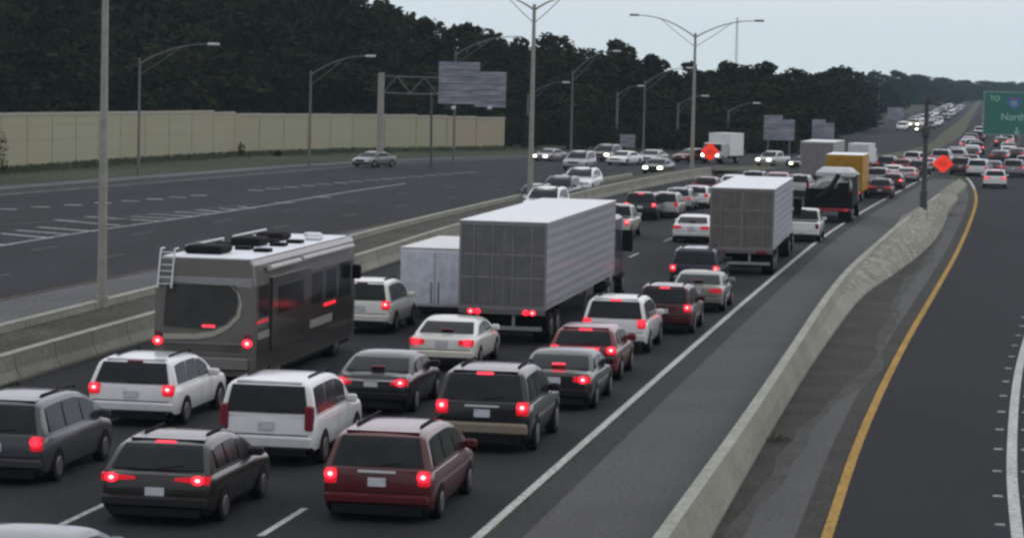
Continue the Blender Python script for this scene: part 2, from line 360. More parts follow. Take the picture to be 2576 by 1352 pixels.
# ------------------------------------------------------------------ barriers
def barrier(name, f, y0, y1, label, wtop=.24, wbase=.62, h=.70, step=3.05, group=None):
    root = empty(name, (f(y0), y0, 0), 0, label, 'barrier', group); ox, oy = f(y0), y0
    body = MB(); top = MB()
    prof = [(-wbase/2, 0), (-wbase/2, .08), (-wtop/2-.06, .30), (-wtop/2, h-.03), (wtop/2, h-.03), (wtop/2+.06, .30), (wbase/2, .08), (wbase/2, 0)]
    n = int((y1-y0)/step); g = 0.06
    for i in range(n):
        ya = y0+(y1-y0)*i/n; yb = y0+(y1-y0)*(i+1)/n-g
        r0 = [(f(ya)+x-ox, ya-oy, z) for x, z in prof]; r1 = [(f(yb)+x-ox, yb-oy, z) for x, z in prof]
        for j in range(len(prof)-1): body.poly([r0[j], r0[j+1], r1[j+1], r1[j]])
        body.poly(r0); body.poly(r1)
        zt = h-.027
        top.box(0, 0, 0, 0, 0, 0) if False else None
        a0, a1 = f(ya)-ox, f(yb)-ox; w = wtop/2+.01
        bt = [(a0-w, ya-oy, zt), (a0+w, ya-oy, zt), (a1+w, yb-oy, zt), (a1-w, yb-oy, zt)]; tp = [(x, y, h+.01) for x, y, z in bt]
        top.poly(tp)
        for j in range(4): top.poly([bt[j], bt[(j+1) % 4], tp[(j+1) % 4], tp[j]])
    link('barrier_wall', body.mesh('barrier_wall', 'concrete'), root); link('barrier_cap', top.mesh('barrier_cap', 'concrete_top'), root)
    return root
barrier('concrete_barrier', ext(A_L, -.31), 49, 223, 'long grey concrete median barrier along the left lane of stopped traffic')
barrier('concrete_barrier', B2, 49, 207, 'low concrete barrier along the empty opposite roadway, behind the gravel strip', h=.64)
# gore barrier that widens into a rubble mound
GTL = curve([(1640, 1352), (1900, 1000), (2100, 700), (2190, 620), (2260, 560), (2390, 465)], z=.70)
GBR = curve([(1790, 1352), (1960, 1050), (2060, 890), (2170, 740), (2236, 697), (2346, 612), (2380, 545), (2399, 482)])
DL = ext(GBR, -.05)
DR = curve([(1830, 1352), (1865, 1290), (1915, 1215), (1960, 1145), (2010, 1090), (2060, 1030), (2110, 985), (2150, 955), (2185, 930), (2200, 890), (2206, 860), (2222, 820), (2240, 785), (2250, 750), (2262, 718), (2292, 690), (2322, 660), (2338, 630), (2350, 600)])
strip(DL, lambda Y: max(DL(Y)+.02, DR(Y)+.32+.10*math.sin(Y*.37)+.05*math.sin(Y*1.1)), 40, 150, .006, 'thin_dirt', 'dirt_light', step=.8, n=1)
strip(DL, lambda Y: max(DL(Y)+.02, DR(Y)+.07*math.sin(Y*.5)+.04*math.sin(Y*1.3)), 40, 150, .008, 'dirt_patch', 'dirt', step=.8, n=1)
ox, oy = GTL(52), 52.0
root = empty('gore_barrier', (ox, oy, 0), 0, 'concrete barrier with pale top widening into a rubble nose before the dark pole', 'barrier')
body = MB(); top = MB(); mound = MB()
ys = [28+2.0*i for i in range(90)]
def gsec(Y):
    a = GTL(Y); b = max(a+.36, GBR(Y)); hh = .70*min(1, max(.12, (207-Y)/28)); return a, b, hh
rows = []
for Y in ys:
    a, b, hh = gsec(Y); wide = max(0, b-a-.75); bl = min(1, wide/.8)
    rows.append([(a-.16-ox, Y-oy, 0), (a-.12-ox, Y-oy, .1), (a-ox, Y-oy, hh), (a+.24-ox, Y-oy, hh), (a+.24+min(.14, b-a-.3)-ox, Y-oy, max(.1, hh-.32)*(1-bl)+hh*.80*bl), (b-ox, Y-oy, .07), (b-ox, Y-oy, 0)])
for r0, r1 in zip(rows, rows[1:]):
    for j in (0, 1): body.poly([r0[j], r0[j+1], r1[j+1], r1[j]])
    top.poly([r0[2], r0[3], r1[3], r1[2]])
    for j in (3, 4, 5): body.poly([r0[j], r0[j+1], r1[j+1], r1[j]])
body.poly(rows[0]); body.poly(rows[-1][::-1])
link('barrier_wall', body.mesh('barrier_wall', 'concrete'), root); link('barrier_cap', top.mesh('barrier_cap', 'concrete_top'), root)
rnd = random.Random(5); g = []
prevn = [0]*9
for Y in [96+1.3*i for i in range(86)]:
    a, b, hh = gsec(Y); t = min(1, (Y-96)/26)*min(1, (209-Y)/10); prevn = [p_*.72+rnd.uniform(-.055, .06) for p_ in prevn]; row = []
    for k in range(9):
        u = k/8; x = a+.26+(b+.10*t-a-.26)*u
        z = hh*(1-u*u*.9)*.92+t*(.26*math.sin(u*3.1)+prevn[k]*1.3); z = z*t+(1-t)*(hh*.78*(1-u)-.03); row.append((x-ox, Y-oy, max(.01, z if 0 < k < 8 else (hh*.9*t+.7*hh*(1-t) if k == 0 else .01))))
    g.append(row)
for r0, r1 in zip(g, g[1:]):
    for j in range(8): mound.poly([r0[j], r0[j+1], r1[j+1], r1[j]])
link('rubble_fill', mound.mesh('rubble_fill', 'rubble', smooth=35), root)
for (x, y, s, ht, rz) in [(2284, 565, 1.3, .95, -.15), (2358, 530, 1.7, 1.1, -.1), (2382, 500, 1.5, 1.35, -.2), (2240, 625, .6, .2, .3)]:
    X, Y = P(x, y, .3); mb = MB()                     # broken slabs leaning on the fill
    pts = [(-.5*s, -1.2*s, -.3), (.35*s, -1.2*s, -.3), (.5*s, 1.6*s, ht*.75), (.1*s, 1.9*s, ht), (-.45*s, .9*s, ht*.45)]
    mb.poly(pts); lo = [(a+.04, b+.1, c-.16) for a, b, c in pts]; mb.poly(lo[::-1])
    for j in range(5): mb.poly([pts[j], lo[j], lo[(j+1) % 5], pts[(j+1) % 5]])
    o = link('broken_slab', mb.mesh('broken_slab', 'concrete'), root, (X-ox, Y-oy, .25)); o.rotation_euler = (0, 0, rz-.2)
# ------------------------------------------------------------------ noise wall
wx0, wy0 = P(-330, 458); wx1, wy1 = P(1268, 375)
root = empty('noise_wall', (wx0, wy0, 0), 0, 'long beige noise wall with pinkish patches in front of the woods', 'wall')
wpts = [P(x, y) for x, y in [(-330, 458), (0, 432), (300, 409), (587, 391), (884, 381), (1268, 375)]]
seg = []
for a, b in zip(wpts, wpts[1:]):
    n = max(1, round(math.dist(a, b)/5.0)); seg += [(a[0]+(b[0]-a[0])*i/n, a[1]+(b[1]-a[1])*i/n) for i in range(n)]
seg.append(wpts[-1])
def top_z(X, Y):   # follows the measured top edge
    xp = W_PX/2+F_PX*X/Y; tops = [(-400, 286), (0, 283), (548, 277), (549, 277), (560, 284), (1000, 287), (1268, 295)]
    for (a, ya), (b, yb) in zip(tops, tops[1:]):
        if a <= xp <= b: break
    yt = ya+(yb-ya)*(xp-a)/(b-a); yh = HOR+(xp-W_PX/2)*math.tan(ROLL)
    return CAM_H-(yt-yh)*Y/F_PX
for i, (a, b) in enumerate(zip(seg, seg[1:])):
    mx, my = (a[0]+b[0])/2, (a[1]+b[1])/2; hz = top_z(mx, my)
    L_ = math.dist(a, b); ang = math.atan2(b[1]-a[1], b[0]-a[0])
    mb = MB(); mb.box(0.1, L_-.1, -.09, .09, 0, hz-.22)
    for zz in (1.1, 2.2, 3.3): 
        if zz < hz-.5: mb.box(.1, L_-.1, -.105, -.09, zz, zz+.03)
    p = link('wall_panel', mb.mesh('wall_panel', 'wall'), root, (a[0]-wx0, a[1]-wy0, 0)); p.rotation_euler = (0, 0, ang)
    # shift the pattern so each panel differs
    mb = MB(); mb.box(0.0, L_, -.13, .13, hz-.22, hz); c = link('wall_cap', mb.mesh('wall_cap', 'wall_cap'), root, (a[0]-wx0, a[1]-wy0, 0)); c.rotation_euler = (0, 0, ang)
    mb = MB(); mb.box(-.05, .05, -.115, .115, 0, hz-.225); c = link('wall_post', mb.mesh('wall_post', 'wall_post'), root, (a[0]-wx0, a[1]-wy0, 0)); c.rotation_euler = (0, 0, ang)
# pattern must run across panels: use world position
for nm in ('noise_wall_panel',):
    t = bpy.data.materials[nm].node_tree; g_ = t.nodes.new('ShaderNodeNewGeometry')
    mp = [n for n in t.nodes if n.type == 'MAPPING'][0]; t.links.new(g_.outputs['Position'], mp.inputs[0])
# tall grass along the wall foot and weeds
mb = MB(); rg = random.Random(3)
for i in range(9000):
    k = rg.random(); j = min(len(seg)-2, int(k*(len(seg)-1))); t = k*(len(seg)-1)-j
    a, b = seg[j], seg[j+1]; x = a[0]+(b[0]-a[0])*t; y = a[1]+(b[1]-a[1])*t; off = .2+abs(rg.gauss(0, 1.4))
    x += off*.45; y -= off*.9; h = rg.uniform(.15, .55)*(1.0 if off < 1.5 else .5); w = rg.uniform(.04, .12); q = rg.uniform(-.2, .2)
    mb.poly([(x-w, y, 0), (x+w, y+q, 0), (x+q, y+.1, h)])
structure('grass', mb.mesh('grass', 'blade'), 'stuff')

# ------------------------------------------------------------------ trees
def leaves(mb, cx, cy, cz, rx, ry, rz, n, size, rg):
    for i in range(n):
        u = rg.uniform(-1, 1); a = rg.uniform(0, 6.283); r = (rg.random()**.33); s = math.sqrt(1-u*u)
        r = .55+.45*r if rg.random() < .8 else r*.8
        r *= 1+.12*math.sin(3*a+cx)+.10*math.sin(5*u*3+cy)
        p = Vector((cx+rx*r*s*math.cos(a), cy+ry*r*s*math.sin(a), cz+rz*r*u))
        n_ = Vector((rg.gauss(0, 1), rg.gauss(0, 1), rg.gauss(0, 1)+.5)).normalized(); t = n_.orthogonal().normalized(); w = n_.cross(t)
        k = size*rg.uniform(.5, 1.2); a2 = rg.uniform(0, 3.1); c, d = math.cos(a2), math.sin(a2); t, w = t*c+w*d, w*c-t*d
        mb.poly([p-t*k, p-w*k*.6, p+t*k, p+w*k*.6])
def tree_proto(seed, H=14.0, R0=4.2, low=.12, n=5600, size=.42, kind='round'):
    rg = random.Random(seed); cr = MB(); tr = MB()
    tr.tube([(0, 0, 0), (.1, 0, H*.25), (.0, .15, H*.5), (.1, 0, H*.8)], [.30, .24, .17, .05], 7)
    lobes = []
    nl = 9 if kind == 'round' else 9
    for i in range(nl):
        t = (i+.5)/nl; a = i*2.4+rg.uniform(-.5, .5); z = H*(low+(1-low)*t*.93)
        if kind == 'round': env = math.sin(math.pi*min(1, .18+.80*t))**.6
        else: env = max(.25, 1.05-t)
        rr = R0*env*rg.uniform(.25, .55); lx, ly = math.cos(a)*rr*rg.uniform(.6, 1.1), math.sin(a)*rr*rg.uniform(.6, 1.1); lr = R0*env*rg.uniform(.60, .84)
        lobes.append((lx, ly, z, lr)); 
        zt = z-.5; zs = max(1.0, z-lr*1.2)
        tr.tube([(0, 0, min(zs, H*.75)), (lx*.5, ly*.5, (zs+zt)/2+.2), (lx*.9, ly*.9, zt)], [.10, .07, .03], 5)
    tot = sum(l[3]**2 for l in lobes)
    for lx, ly, z, lr in lobes:
        leaves(cr, lx, ly, z, lr, lr, lr*.72*H/14, int(n*lr*lr/tot), size, rg)
    return cr, tr, H
PROTO = []
for sd, kw in enumerate([dict(), dict(R0=5.0), dict(H=14, R0=3.6), dict(R0=4.6, low=.05), dict(R0=4.6, low=.06), dict(R0=5.4), dict(R0=4.0, low=.2), dict(kind='cone', R0=4.6, low=.05)]):
    cr, tr, H = tree_proto(100+sd, **kw); PROTO.append((cr.mesh('crown', 'leaf'), tr.mesh('trunk', 'bark'), H))
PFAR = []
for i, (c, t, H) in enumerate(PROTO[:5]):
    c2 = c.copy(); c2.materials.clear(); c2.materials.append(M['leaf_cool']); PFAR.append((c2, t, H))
tree_n = 0
def tree(X, Y, h, w, label, group, far_=False, idx=None):
    pr = PFAR if far_ else PROTO
    c, t, H = pr[(idx if idx is not None else random.randrange(len(pr))) % len(pr)]
    r = empty('tree', (X, Y, 0), random.uniform(0, 6.28), label, 'tree', group)
    for nm, me in (('crown', c), ('trunk', t)):
        o = link(nm, me, r); o.scale = (w, w, h/H)
    return r
sil = [(-300, -170), (0, -170), (640, -150), (800, -90), (905, -20), (975, 2), (1012, 8), (1022, 40), (1080, 40), (1140, 42), (1185, 60), (1206, 88), (1250, 92), (1290, 88), (1330, 74), (1378, 76), (1408, 100), (1470, 122),
       (1535, 132), (1560, 100), (1592, 102), (1612, 132), (1700, 140), (1755, 150), (1800, 155), (1860, 150), (1900, 150), (1980, 168), (2050, 173), (2120, 163), (2180, 180), (2250, 175), (2300, 190), (2400, 197), (2576, 206), (3000, 216)]
sil = [(x, y-(6 if 1250 < x < 2350 else 0)) for x, y in sil]
def sil_y(x):
    for (a, ya), (b, yb) in zip(sil, sil[1:]):
        if a <= x <= b: return ya+(yb-ya)*(x-a)/(b-a)
    return -60 if x < 0 else 215
def yh(x): return HOR+(x-W_PX/2)*math.tan(ROLL)
rt = random.Random(21)
def depth0(x):
    if x < 1270: d = 205+(x+300)*.02
    elif x < 1950: d = 243
    elif x < 2120: d = 243+(x-1950)*.55
    elif x < 2210: d = 337+(x-2120)*2.2
    elif x < 2300: d = 535+(x-2210)*3.0
    else: d = 800+(x-2300)*1.5
    return d*1.296
FOREST_NEAR = 'trees of the wood behind the noise wall'; FOREST_MID = 'trees along the far side of the opposite roadway'; FOREST_FAR = 'distant trees fading in the haze'
def forest(x0, x1, rows, gap, wide, nearlabel, group, far_=False):
    for ri, (dz, frac) in enumerate(rows):
        x = x0+rt.uniform(0, 30)
        while x < x1:
            D = depth0(x)+dz+rt.uniform(-3, 3); X = XD(x, 200, D)
            top = CAM_H+(yh(x)-sil_y(x))*D/F_PX
            h = max(5, top*frac*rt.uniform(.90, 1.02) if frac < 1 else top*rt.uniform(.97, 1.04))
            wv = wide*rt.uniform(.8, 1.2)*(1 if not far_ else 1)
            tree(X, D, h, wv, nearlabel, group, far_)
            x += gap*F_PX/D*rt.uniform(.75, 1.2)
forest(-330, 1270, [(6, .50), (14, .68), (24, .84), (36, 1.0), (44, 1.0)], 5.2, 1.35, 'dark leafy tree in the dense wood behind the noise wall', FOREST_NEAR)
forest(1275, 2110, [(0, .38), (5, .62), (12, .8), (22, 1.0), (28, .97)], 4.6, 1.12, 'dark leafy tree on the edge of the wood beyond the opposite roadway', FOREST_MID)
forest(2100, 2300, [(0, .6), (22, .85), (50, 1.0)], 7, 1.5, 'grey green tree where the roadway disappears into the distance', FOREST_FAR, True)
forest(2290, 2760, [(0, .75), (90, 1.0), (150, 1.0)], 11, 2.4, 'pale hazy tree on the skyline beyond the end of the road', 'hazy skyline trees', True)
# undergrowth hiding the trunks at the wood's edge
bush_me = []
for k in range(3):
    rg = random.Random(50+k); mb = MB()
    for j in range(5): leaves(mb, rg.uniform(-2, 2), rg.uniform(-1.2, 1.2), rg.uniform(.6, 1.5), 1.5, 1.3, 1.2, 240, .2, rg)
    bush_me.append(mb.mesh('shrub', 'leaf'))
x = 1262
while x < 2100:
    D = 299+rt.uniform(-4, 4) if x < 1980 else 299+(x-1980)*.6; X = (x-W_PX/2)/F_PX*D
    o = link('shrub', bush_me[rt.randrange(3)], None, (X, D, 0)); o.scale = (1.1, 1.1, rt.uniform(.8, 1.7)); o.rotation_euler = (0, 0, rt.uniform(0, 6))
    tag(o, 'low dark bush at the foot of the trees beyond the opposite roadway', 'bush', 'bushes at the foot of the wood'); x += rt.uniform(60, 95)
for (x, y, h, lab) in [(10, 434, 3.0, 'climbing weed growing up the left end of the noise wall'), (607, 390, 1.2, 'small upright weed against the middle of the noise wall'), (700, 390, .5, 'tiny weed tuft at the wall foot beside the taller weed')]:
    X, Y = P(x, y+2); mb = MB(); rg = random.Random(int(x)); leaves(mb, 0, 0, h*.5, .35, .25, h*.5, 160, .11, rg); mb.tube([(0, 0, 0), (.05, 0, h*.8)], [.03, .01], 5)
    tag(link('weed', mb.mesh('weed', 'leaf'), None, (X, Y-.4, 0)), lab, 'weed')
X, Y = P(1925, 1108); mb = MB(); leaves(mb, 0, 0, .06, .30, .22, .09, 110, .05, random.Random(9))
tag(link('weed', mb.mesh('weed', 'blade'), None, (X+.3, Y, 0)), 'small weed growing at the foot of the gore barrier', 'weed')

# ------------------------------------------------------------------ poles and signs
def height_at(y_top, x, D): return CAM_H-(y_top-yh(x))*D/F_PX
def arm_path(dx, dy, z0, rise, n=8):
    return [(dx*t, dy*t, z0+rise*(1-(1-t)**2)) for t in [i/n for i in range(n+1)]]
def lamp_head(root, x, y, z, dx, dy, m='lamp', s=1.0):
    mb = MB(); mb.box(-.16*s, .16*s, 0, .85*s, -.08*s, .10*s, bev=.05*s)
    o = link('lamp_head', mb.mesh('lamp_head', m), root, (x, y, z)); o.rotation_euler = (0, 0, math.atan2(-dx, dy)); return o
def street_light(x, ybase, ytop, arms, label, r0=.14, mk='galv', group=None, D=None, zb=0.0, lamp='lamp'):
    if D is None: X, Y = P(x, ybase, zb)
    else: Y = D; X = XD(x, ybase, D)
    H = height_at(ytop, x, Y)
    root = empty('street_light', (X, Y, zb), 0, label, 'street light', group); H -= zb
    mb = MB(); mb.tube([(0, 0, 0), (0, 0, .4), (0, 0, .41), (0, 0, H)], [r0*1.35, r0*1.35, r0, r0*.6], 12); link('pole', mb.mesh('pole', mk, smooth=40), root)
    for dx, dy, rise in arms:
        mb = MB(); mb.tube(arm_path(dx, dy, H-.35, rise), [.07, .06, .055, .05, .05, .045, .04, .04, .035], 7)
        ap = arm_path(dx, dy, H-.35, rise)[5]; mb.tube([(0, 0, H-1.15), (ap[0]*.5, ap[1]*.5, (H-1.15+ap[2])/2-.05), ap], .03, 6)
        link('lamp_arm', mb.mesh('lamp_arm', mk, smooth=50), root)
        lamp_head(root, dx, dy, H-.35+rise, dx, dy, lamp, .95 if mk == 'galv' else 1)
    return root
G1 = 'tall double-arm lights in the median'
street_light(256, 775, -190, [(-3.0, .8, 1.1), (3.0, -.8, 1.1)], 'pale light pole standing in the gravel strip at the left, arms above the picture', .15, group=G1, zb=.4)
street_light(1333, 505, 12, [(-2.7, .7, .95), (2.7, -.7, .95)], 'tall median light pole rising behind the first semitrailer, arms cut by the top edge', .17, 'galv', G1, zb=.3)
street_light(1740, 432, 84, [(-4.7, 1.0, 1.75), (4.8, -1.0, 1.45)], 'complete double-arm light pole whose two wing arms stand against the sky', .17, 'galv', G1, zb=.2, lamp='lamp_dark')
G2 = 'single-arm lights along the opposite roadway'
for (x, yb_, yt, ax, ay, lab, D) in [(348, 441, 148, 520, 110, 'single-arm light with bright head, leftmost in front of the noise wall', None),
        (778, 418, 178, 915, 140, 'single-arm light in front of the wall, next left of the overhead sign gantry', None),
        (1141, 405, 128, 1285, 92, 'single-arm light pole standing behind the big sign back', 246),
        (1436, 385, 178, 1535, 128, 'single-arm light just right of the tall median pole, against the wood', 288),
        (1618, 378, 203, 1720, 170, 'single-arm light against the wood left of the double-arm pole', 293),
        (1325, 385, 236, 1410, 206, 'faint light pole half hidden beside the tall median pole', 301),
        (1550, 380, 232, 1600, 215, 'thin faint light pole between two single-arm lights by the wood', 306),
        (1703, 380, 258, 1760, 240, 'thin light pole close left of the double-arm pole', 308),
        (1830, 372, 275, 1890, 258, 'faint light pole behind the white box truck with the orange sign', 311),
        (2210, 300, 208, 2250, 196, 'distant thin light pole before the hazy trees', 557)]:
    if D is None: X, D2 = P(x, yb_)
    else: D2 = D
    dx = (ax-x)*D2/F_PX; rise = (yt-ay)*D2/F_PX+dx*math.tan(ROLL)
    street_light(x, yb_, yt, [(dx, -.5, rise+.3)], lab, .12 if D2 < 300 else .16, 'galv_dark' if D2 > 275 else 'galv_dark', G2, D=D2)
# dark pole on the gore nose
X, Y = P(2322, 548, .35); H = height_at(247, 2335, Y)
root = empty('camera_pole', (X, Y, 0), 0, 'dark pole on the rubble nose with small camera boxes on top', 'pole')
mb = MB(); mb.tube([(0, 0, 0), (0, 0, 1.9), (0, 0, 1.95), (0, 0, H)], [.22, .21, .15, .12], 12); link('pole', mb.mesh('pole', 'dark_pole', smooth=40), root)
mb = MB(); mb.box(-.16, .22, -.2, .2, H-.25, H+.1, bev=.04); link('camera_box', mb.mesh('camera_box', 'dark_pole'), root)
mb = MB(); mb.tube([(0, 0, H-.3), (.55, 0, H-.35)], .05, 6); mb.box(.45, .8, -.1, .1, H-.42, H-.27, bev=.03); link('camera_arm', mb.mesh('camera_arm', 'dark_pole'), root)
mb = MB(); mb.box(-.27, .17, -.3, .12, H-2.2, H-1.6, bev=.05); link('control_box', mb.mesh('control_box', 'dark_pole'), root)
# radio mast far off
D = 900; X = XD(1852, 150, D); H = height_at(45, 1852, D); mb = MB()
for sx, sy in ((-.5, -.3), (.5, -.3), (0, .5)): mb.tube([(sx, sy, 0), (sx*.5, sy*.5, H)], .09, 4)
for k in range(18): z = H*k/18; s = (-1)**k; mb.tube([(-.5*s*(1-.5*k/18), -.3, z), (.5*s*(1-.5*k/18), -.3, z+H/18)], .05, 4)
M['mast'] = mat('mast_steel', (0.42, 0.45, 0.5), .6, var=.1, scale=1)
tag(link('radio_mast', mb.mesh('radio_mast', 'mast'), None, (X, D, 0)), 'faint thin lattice mast rising above the trees beside the double-arm light', 'mast')
# gantry with the big sign backs
X0, D = P(955, 420); Hp = height_at(183, 963, D)
root = empty('sign_gantry', (X0, D, 0), 0, 'steel truss gantry by the noise wall carrying two pale sign backs', 'sign gantry')
mb = MB(); mb.tube([(0, 0, 0), (0, 0, Hp)], [.30, .26], 12); link('post', mb.mesh('post', 'galv', smooth=40), root)
def xz(x, y): return XD(x, y, D)-X0, height_at(y, x, D)
mb = MB(); n = 9; xe = xz(1270, 200)[0]; zt, zbm = xz(1000, 192)[1], xz(1000, 234)[1]
for yy in (-.35, .35):
    for z in (zt, zbm): mb.tube([(.2, yy, z), (xe, yy, z-.1)], .06, 6)
for k in range(n):
    a = .2+(xe-.2)*k/n; b = .2+(xe-.2)*(k+1)/n; z1, z2 = (zt, zbm) if k % 2 else (zbm, zt)
    for yy in (-.35, .35): mb.tube([(a, yy, z1), (b, yy, z2)], .035, 5)
    mb.tube([(a, -.35, z1), (a, .35, z1)], .03, 5)
link('truss', mb.mesh('truss', 'galv_dark'), root)
mb = MB(); x_ = xz(1086, 200)[0]; mb.tube([(x_, 3, 0), (x_, .35, zbm+.1)], .10, 8); link('brace_post', mb.mesh('brace_post', 'galv_dark'), root)
for (xa, ya, xb, yb_, dy) in [(1105, 155, 1206, 262, -.55), (1196, 180, 1272, 270, -.62)]:
    a, zt_ = xz(xa, ya); b, zb_ = xz(xb, yb_); mb = MB(); mb.box(a, b, dy-.05, dy+.05, zb_, zt_)
    for k in range(1, 6): mb.box(a+.05, b-.05, dy-.11, dy-.05, zb_+(zt_-zb_)*k/6-.03, zb_+(zt_-zb_)*k/6+.03)
    link('sign_panel', mb.mesh('sign_panel', 'sign_back'), root)
for xx in (1141, 1232):
    a, z = xz(xx, 270); mb = MB(); mb.box(a-.18, a+.18, -.75, -.45, z-.15, z+.12, bev=.04); link('sign_lamp', mb.mesh('sign_lamp', 'lamp'), root)
def sign_back(x0, y0, x1, y1, D, label, posts=2, step=None):
    xc = (x0+x1)/2; X = XD(xc, y1, D); w = (x1-x0)*D/F_PX; zt = height_at(y0, xc, D); zb = height_at(y1, xc, D)
    root = empty('road_sign', (X, D, 0), 0, label, 'road sign')
    mb = MB(); mb.box(-w/2, w/2, -.05, .05, zb, zt)
    if step: mb.box(-w/2, w*.1, -.05, .05, zt+.003, zt+(zt-zb)*step)
    for k in range(1, 5): mb.box(-w/2+.05, w/2-.05, -.12, -.05, zb+(zt-zb)*k/5-.03, zb+(zt-zb)*k/5+.03)
    link('sign_panel', mb.mesh('sign_panel', 'sign_back'), root)
    for k in range(posts):
        px = 0 if posts == 1 else (-.35+.7*k)*w; mb = MB(); mb.box(px-.08, px+.08, .053, .2, 0, zt-.1); link('post', mb.mesh('post', 'galv_dark'), root)
    return root
sign_back(1559, 338, 1597, 370, 279, 'small pale sign back in front of the wood, right of the big gantry sign', 1)
sign_back(1921, 300, 1998, 352, 292, 'wide pale sign back above the white headlights, left of its twin', 2, .2)
sign_back(2042, 308, 2098, 352, 305, 'narrower pale sign back above the grey box trailer', 2, .18)
sign_back(2232, 270, 2272, 300, 570, 'faint hazy sign back near the far end of the wood', 2)
# orange diamonds
def diamond(x, y, w, h, D, label):
    X = XD(x, y, D); zc = height_at(y, x, D); a = w*D/F_PX/2; b = h*D/F_PX/2
    root = empty('diamond_sign', (X, D, 0), 0, label, 'road sign')
    c = .14; pts = []
    for (px, pz) in ((a, 0), (0, b), (-a, 0), (0, -b)):
        qx, qz = (-pz*a/b, px*b/a)
        pts += [(px*(1-c)-qx*c, pz*(1-c)-qz*c), (px*(1-c)+qx*c, pz*(1-c)+qz*c)]
    mb = MB(); fr = [(px, -.02, zc+pz) for px, pz in pts]; bk = [(px, .02, zc+pz) for px, pz in pts]
    mb.poly(fr[::-1]); mb.poly(bk)
    for j in range(8): mb.poly([fr[j], fr[(j+1) % 8], bk[(j+1) % 8], bk[j]])
    link('sign_face', mb.mesh('sign_face', 'orange'), root)
    mb = MB(); 
    for k, (wz, ww) in enumerate(((.22, .34), (.02, .5), (-.18, .38))): mb.box(-a*ww, a*ww, -.028, -.021, zc+b*wz-.035, zc+b*wz+.035)
    link('legend', mb.mesh('legend', 'orange_dark'), root)
    for s in (-1, 1):
        mb = MB(); mb.tube([(s*.45, .05, 0), (0, .05, zc-b*.5)], .03, 6); link('leg', mb.mesh('leg', 'galv_dark'), root)
    mb = MB(); mb.tube([(0, .05, zc-b*.6), (0, .05, zc+b*.7)], .03, 6); link('stand', mb.mesh('stand', 'galv_dark'), root)
diamond(1786, 381, 49, 48, 225, 'orange diamond work sign standing before the oncoming white box truck')
diamond(2372, 411, 55, 49, 231, 'orange diamond work sign at the tip of the gore, right of the dark pole')
# green overhead sign
D = 155.0
def gx(x, y): return XD(x, y, D), height_at(y, x, D)
gx0, gz1 = gx(2475, 229); gx1, gz0 = gx(2680, 343)
root = empty('overhead_sign', (gx0, D, 0), 0, 'green overhead sign with blue shield and white arrow cut by the right edge', 'overhead sign')
w = gx1-gx0; rt_ = -math.tan(ROLL)*.3
mb = MB(); mb.box(0, w, -.04, .04, gz0, gz1); link('sign_border', mb.mesh('sign_border', 'sign_edge'), root)
mb = MB(); mb.box(.06, w-.06, -.055, -.041, gz0+.07, gz1-.07); link('sign_face', mb.mesh('sign_face', 'sign_green'), root)
def text(s, x, z, size, m, root, name='lettering', al='CENTER'):
    cu = bpy.data.curves.new(name, 'FONT'); cu.body = s; cu.size = size; cu.extrude = .003; cu.offset = size*.012; cu.align_x = al; cu.align_y = 'CENTER'; cu.materials.append(M[m])
    o = bpy.data.objects.new(name, cu); COL.objects.link(o); o.parent = root; o.location = (x, -.062, z); o.rotation_euler = (math.pi/2, 0, 0); bpy.context.view_layer.update()
    me = bpy.data.meshes.new_from_object(o.evaluated_get(bpy.context.evaluated_depsgraph_get())); q = link(name+'_', me, root, o.location); q.rotation_euler = o.rotation_euler; bpy.data.objects.remove(o); q.name = name; return q
hx, hz = gx(2502, 248); text('TO', hx-gx0, hz, .42, 'letter', root)
hx, hz = gx(2517, 294); text('North', hx-gx0, hz, .56, 'letter', root, al='LEFT')
sx, sz_ = gx(2551, 256); sx -= gx0
mb = MB(); pts = [(-.42, .18), (-.25, .30), (0, .22), (.25, .30), (.42, .18), (.40, -.08), (.22, -.34), (0, -.45), (-.22, -.34), (-.40, -.08)]
mb.poly([(sx+a, -.075, sz_+b) for a, b in pts]); mb.poly([(sx+a, -.056, sz_+b) for a, b in pts][::-1])
for j in range(10):
    a, b = pts[j], pts[(j+1) % 10]; mb.poly([(sx+a[0], -.075, sz_+a[1]), (sx+a[0], -.056, sz_+a[1]), (sx+b[0], -.056, sz_+b[1]), (sx+b[0], -.075, sz_+b[1])])
sh = link('route_shield', mb.mesh('route_shield', 'shield_blue'), root)
mb = MB(); mb.box(sx-.38, sx+.38, -.082, -.076, sz_+.14, sz_+.22); link('shield_band', mb.mesh('shield_band', 'shield_red'), sh)
t_ = text('85', sx, sz_-.10, .36, 'letter', root, 'route_number'); t_.location.y = -.082
ax_, az_ = gx(2557, 331); ax_ -= gx0
mb = MB(); mb.box(ax_-.05, ax_+.05, -.07, -.056, az_+.02, az_+.26); mb.poly([(ax_-.24, -.07, az_+.04), (ax_, -.07, az_-.16), (ax_+.24, -.07, az_+.04), (ax_, -.07, az_-.02)]); link('arrow', mb.mesh('arrow', 'letter'), root)
mb = MB()
for z in (gz0+.3, gz1-.2):
    mb.tube([(-.0+.2, .35, z), (w+9, .35, z)], .09, 8); mb.tube([(.2, .95, z), (w+9, .95, z)], .09, 8)
for k in range(12):
    a = .2+(w+8.6)*k/12; b = .2+(w+8.6)*(k+1)/12; mb.tube([(a, .35, gz0+.3 if k % 2 else gz1-.2), (b, .35, gz1-.2 if k % 2 else gz0+.3)], .05, 5)
link('truss', mb.mesh('truss', 'galv_dark'), root)
mb = MB(); mb.tube([(w+9, .65, 0), (w+9, .65, gz1+.3)], .25, 12); link('post', mb.mesh('post', 'galv', smooth=40), root)

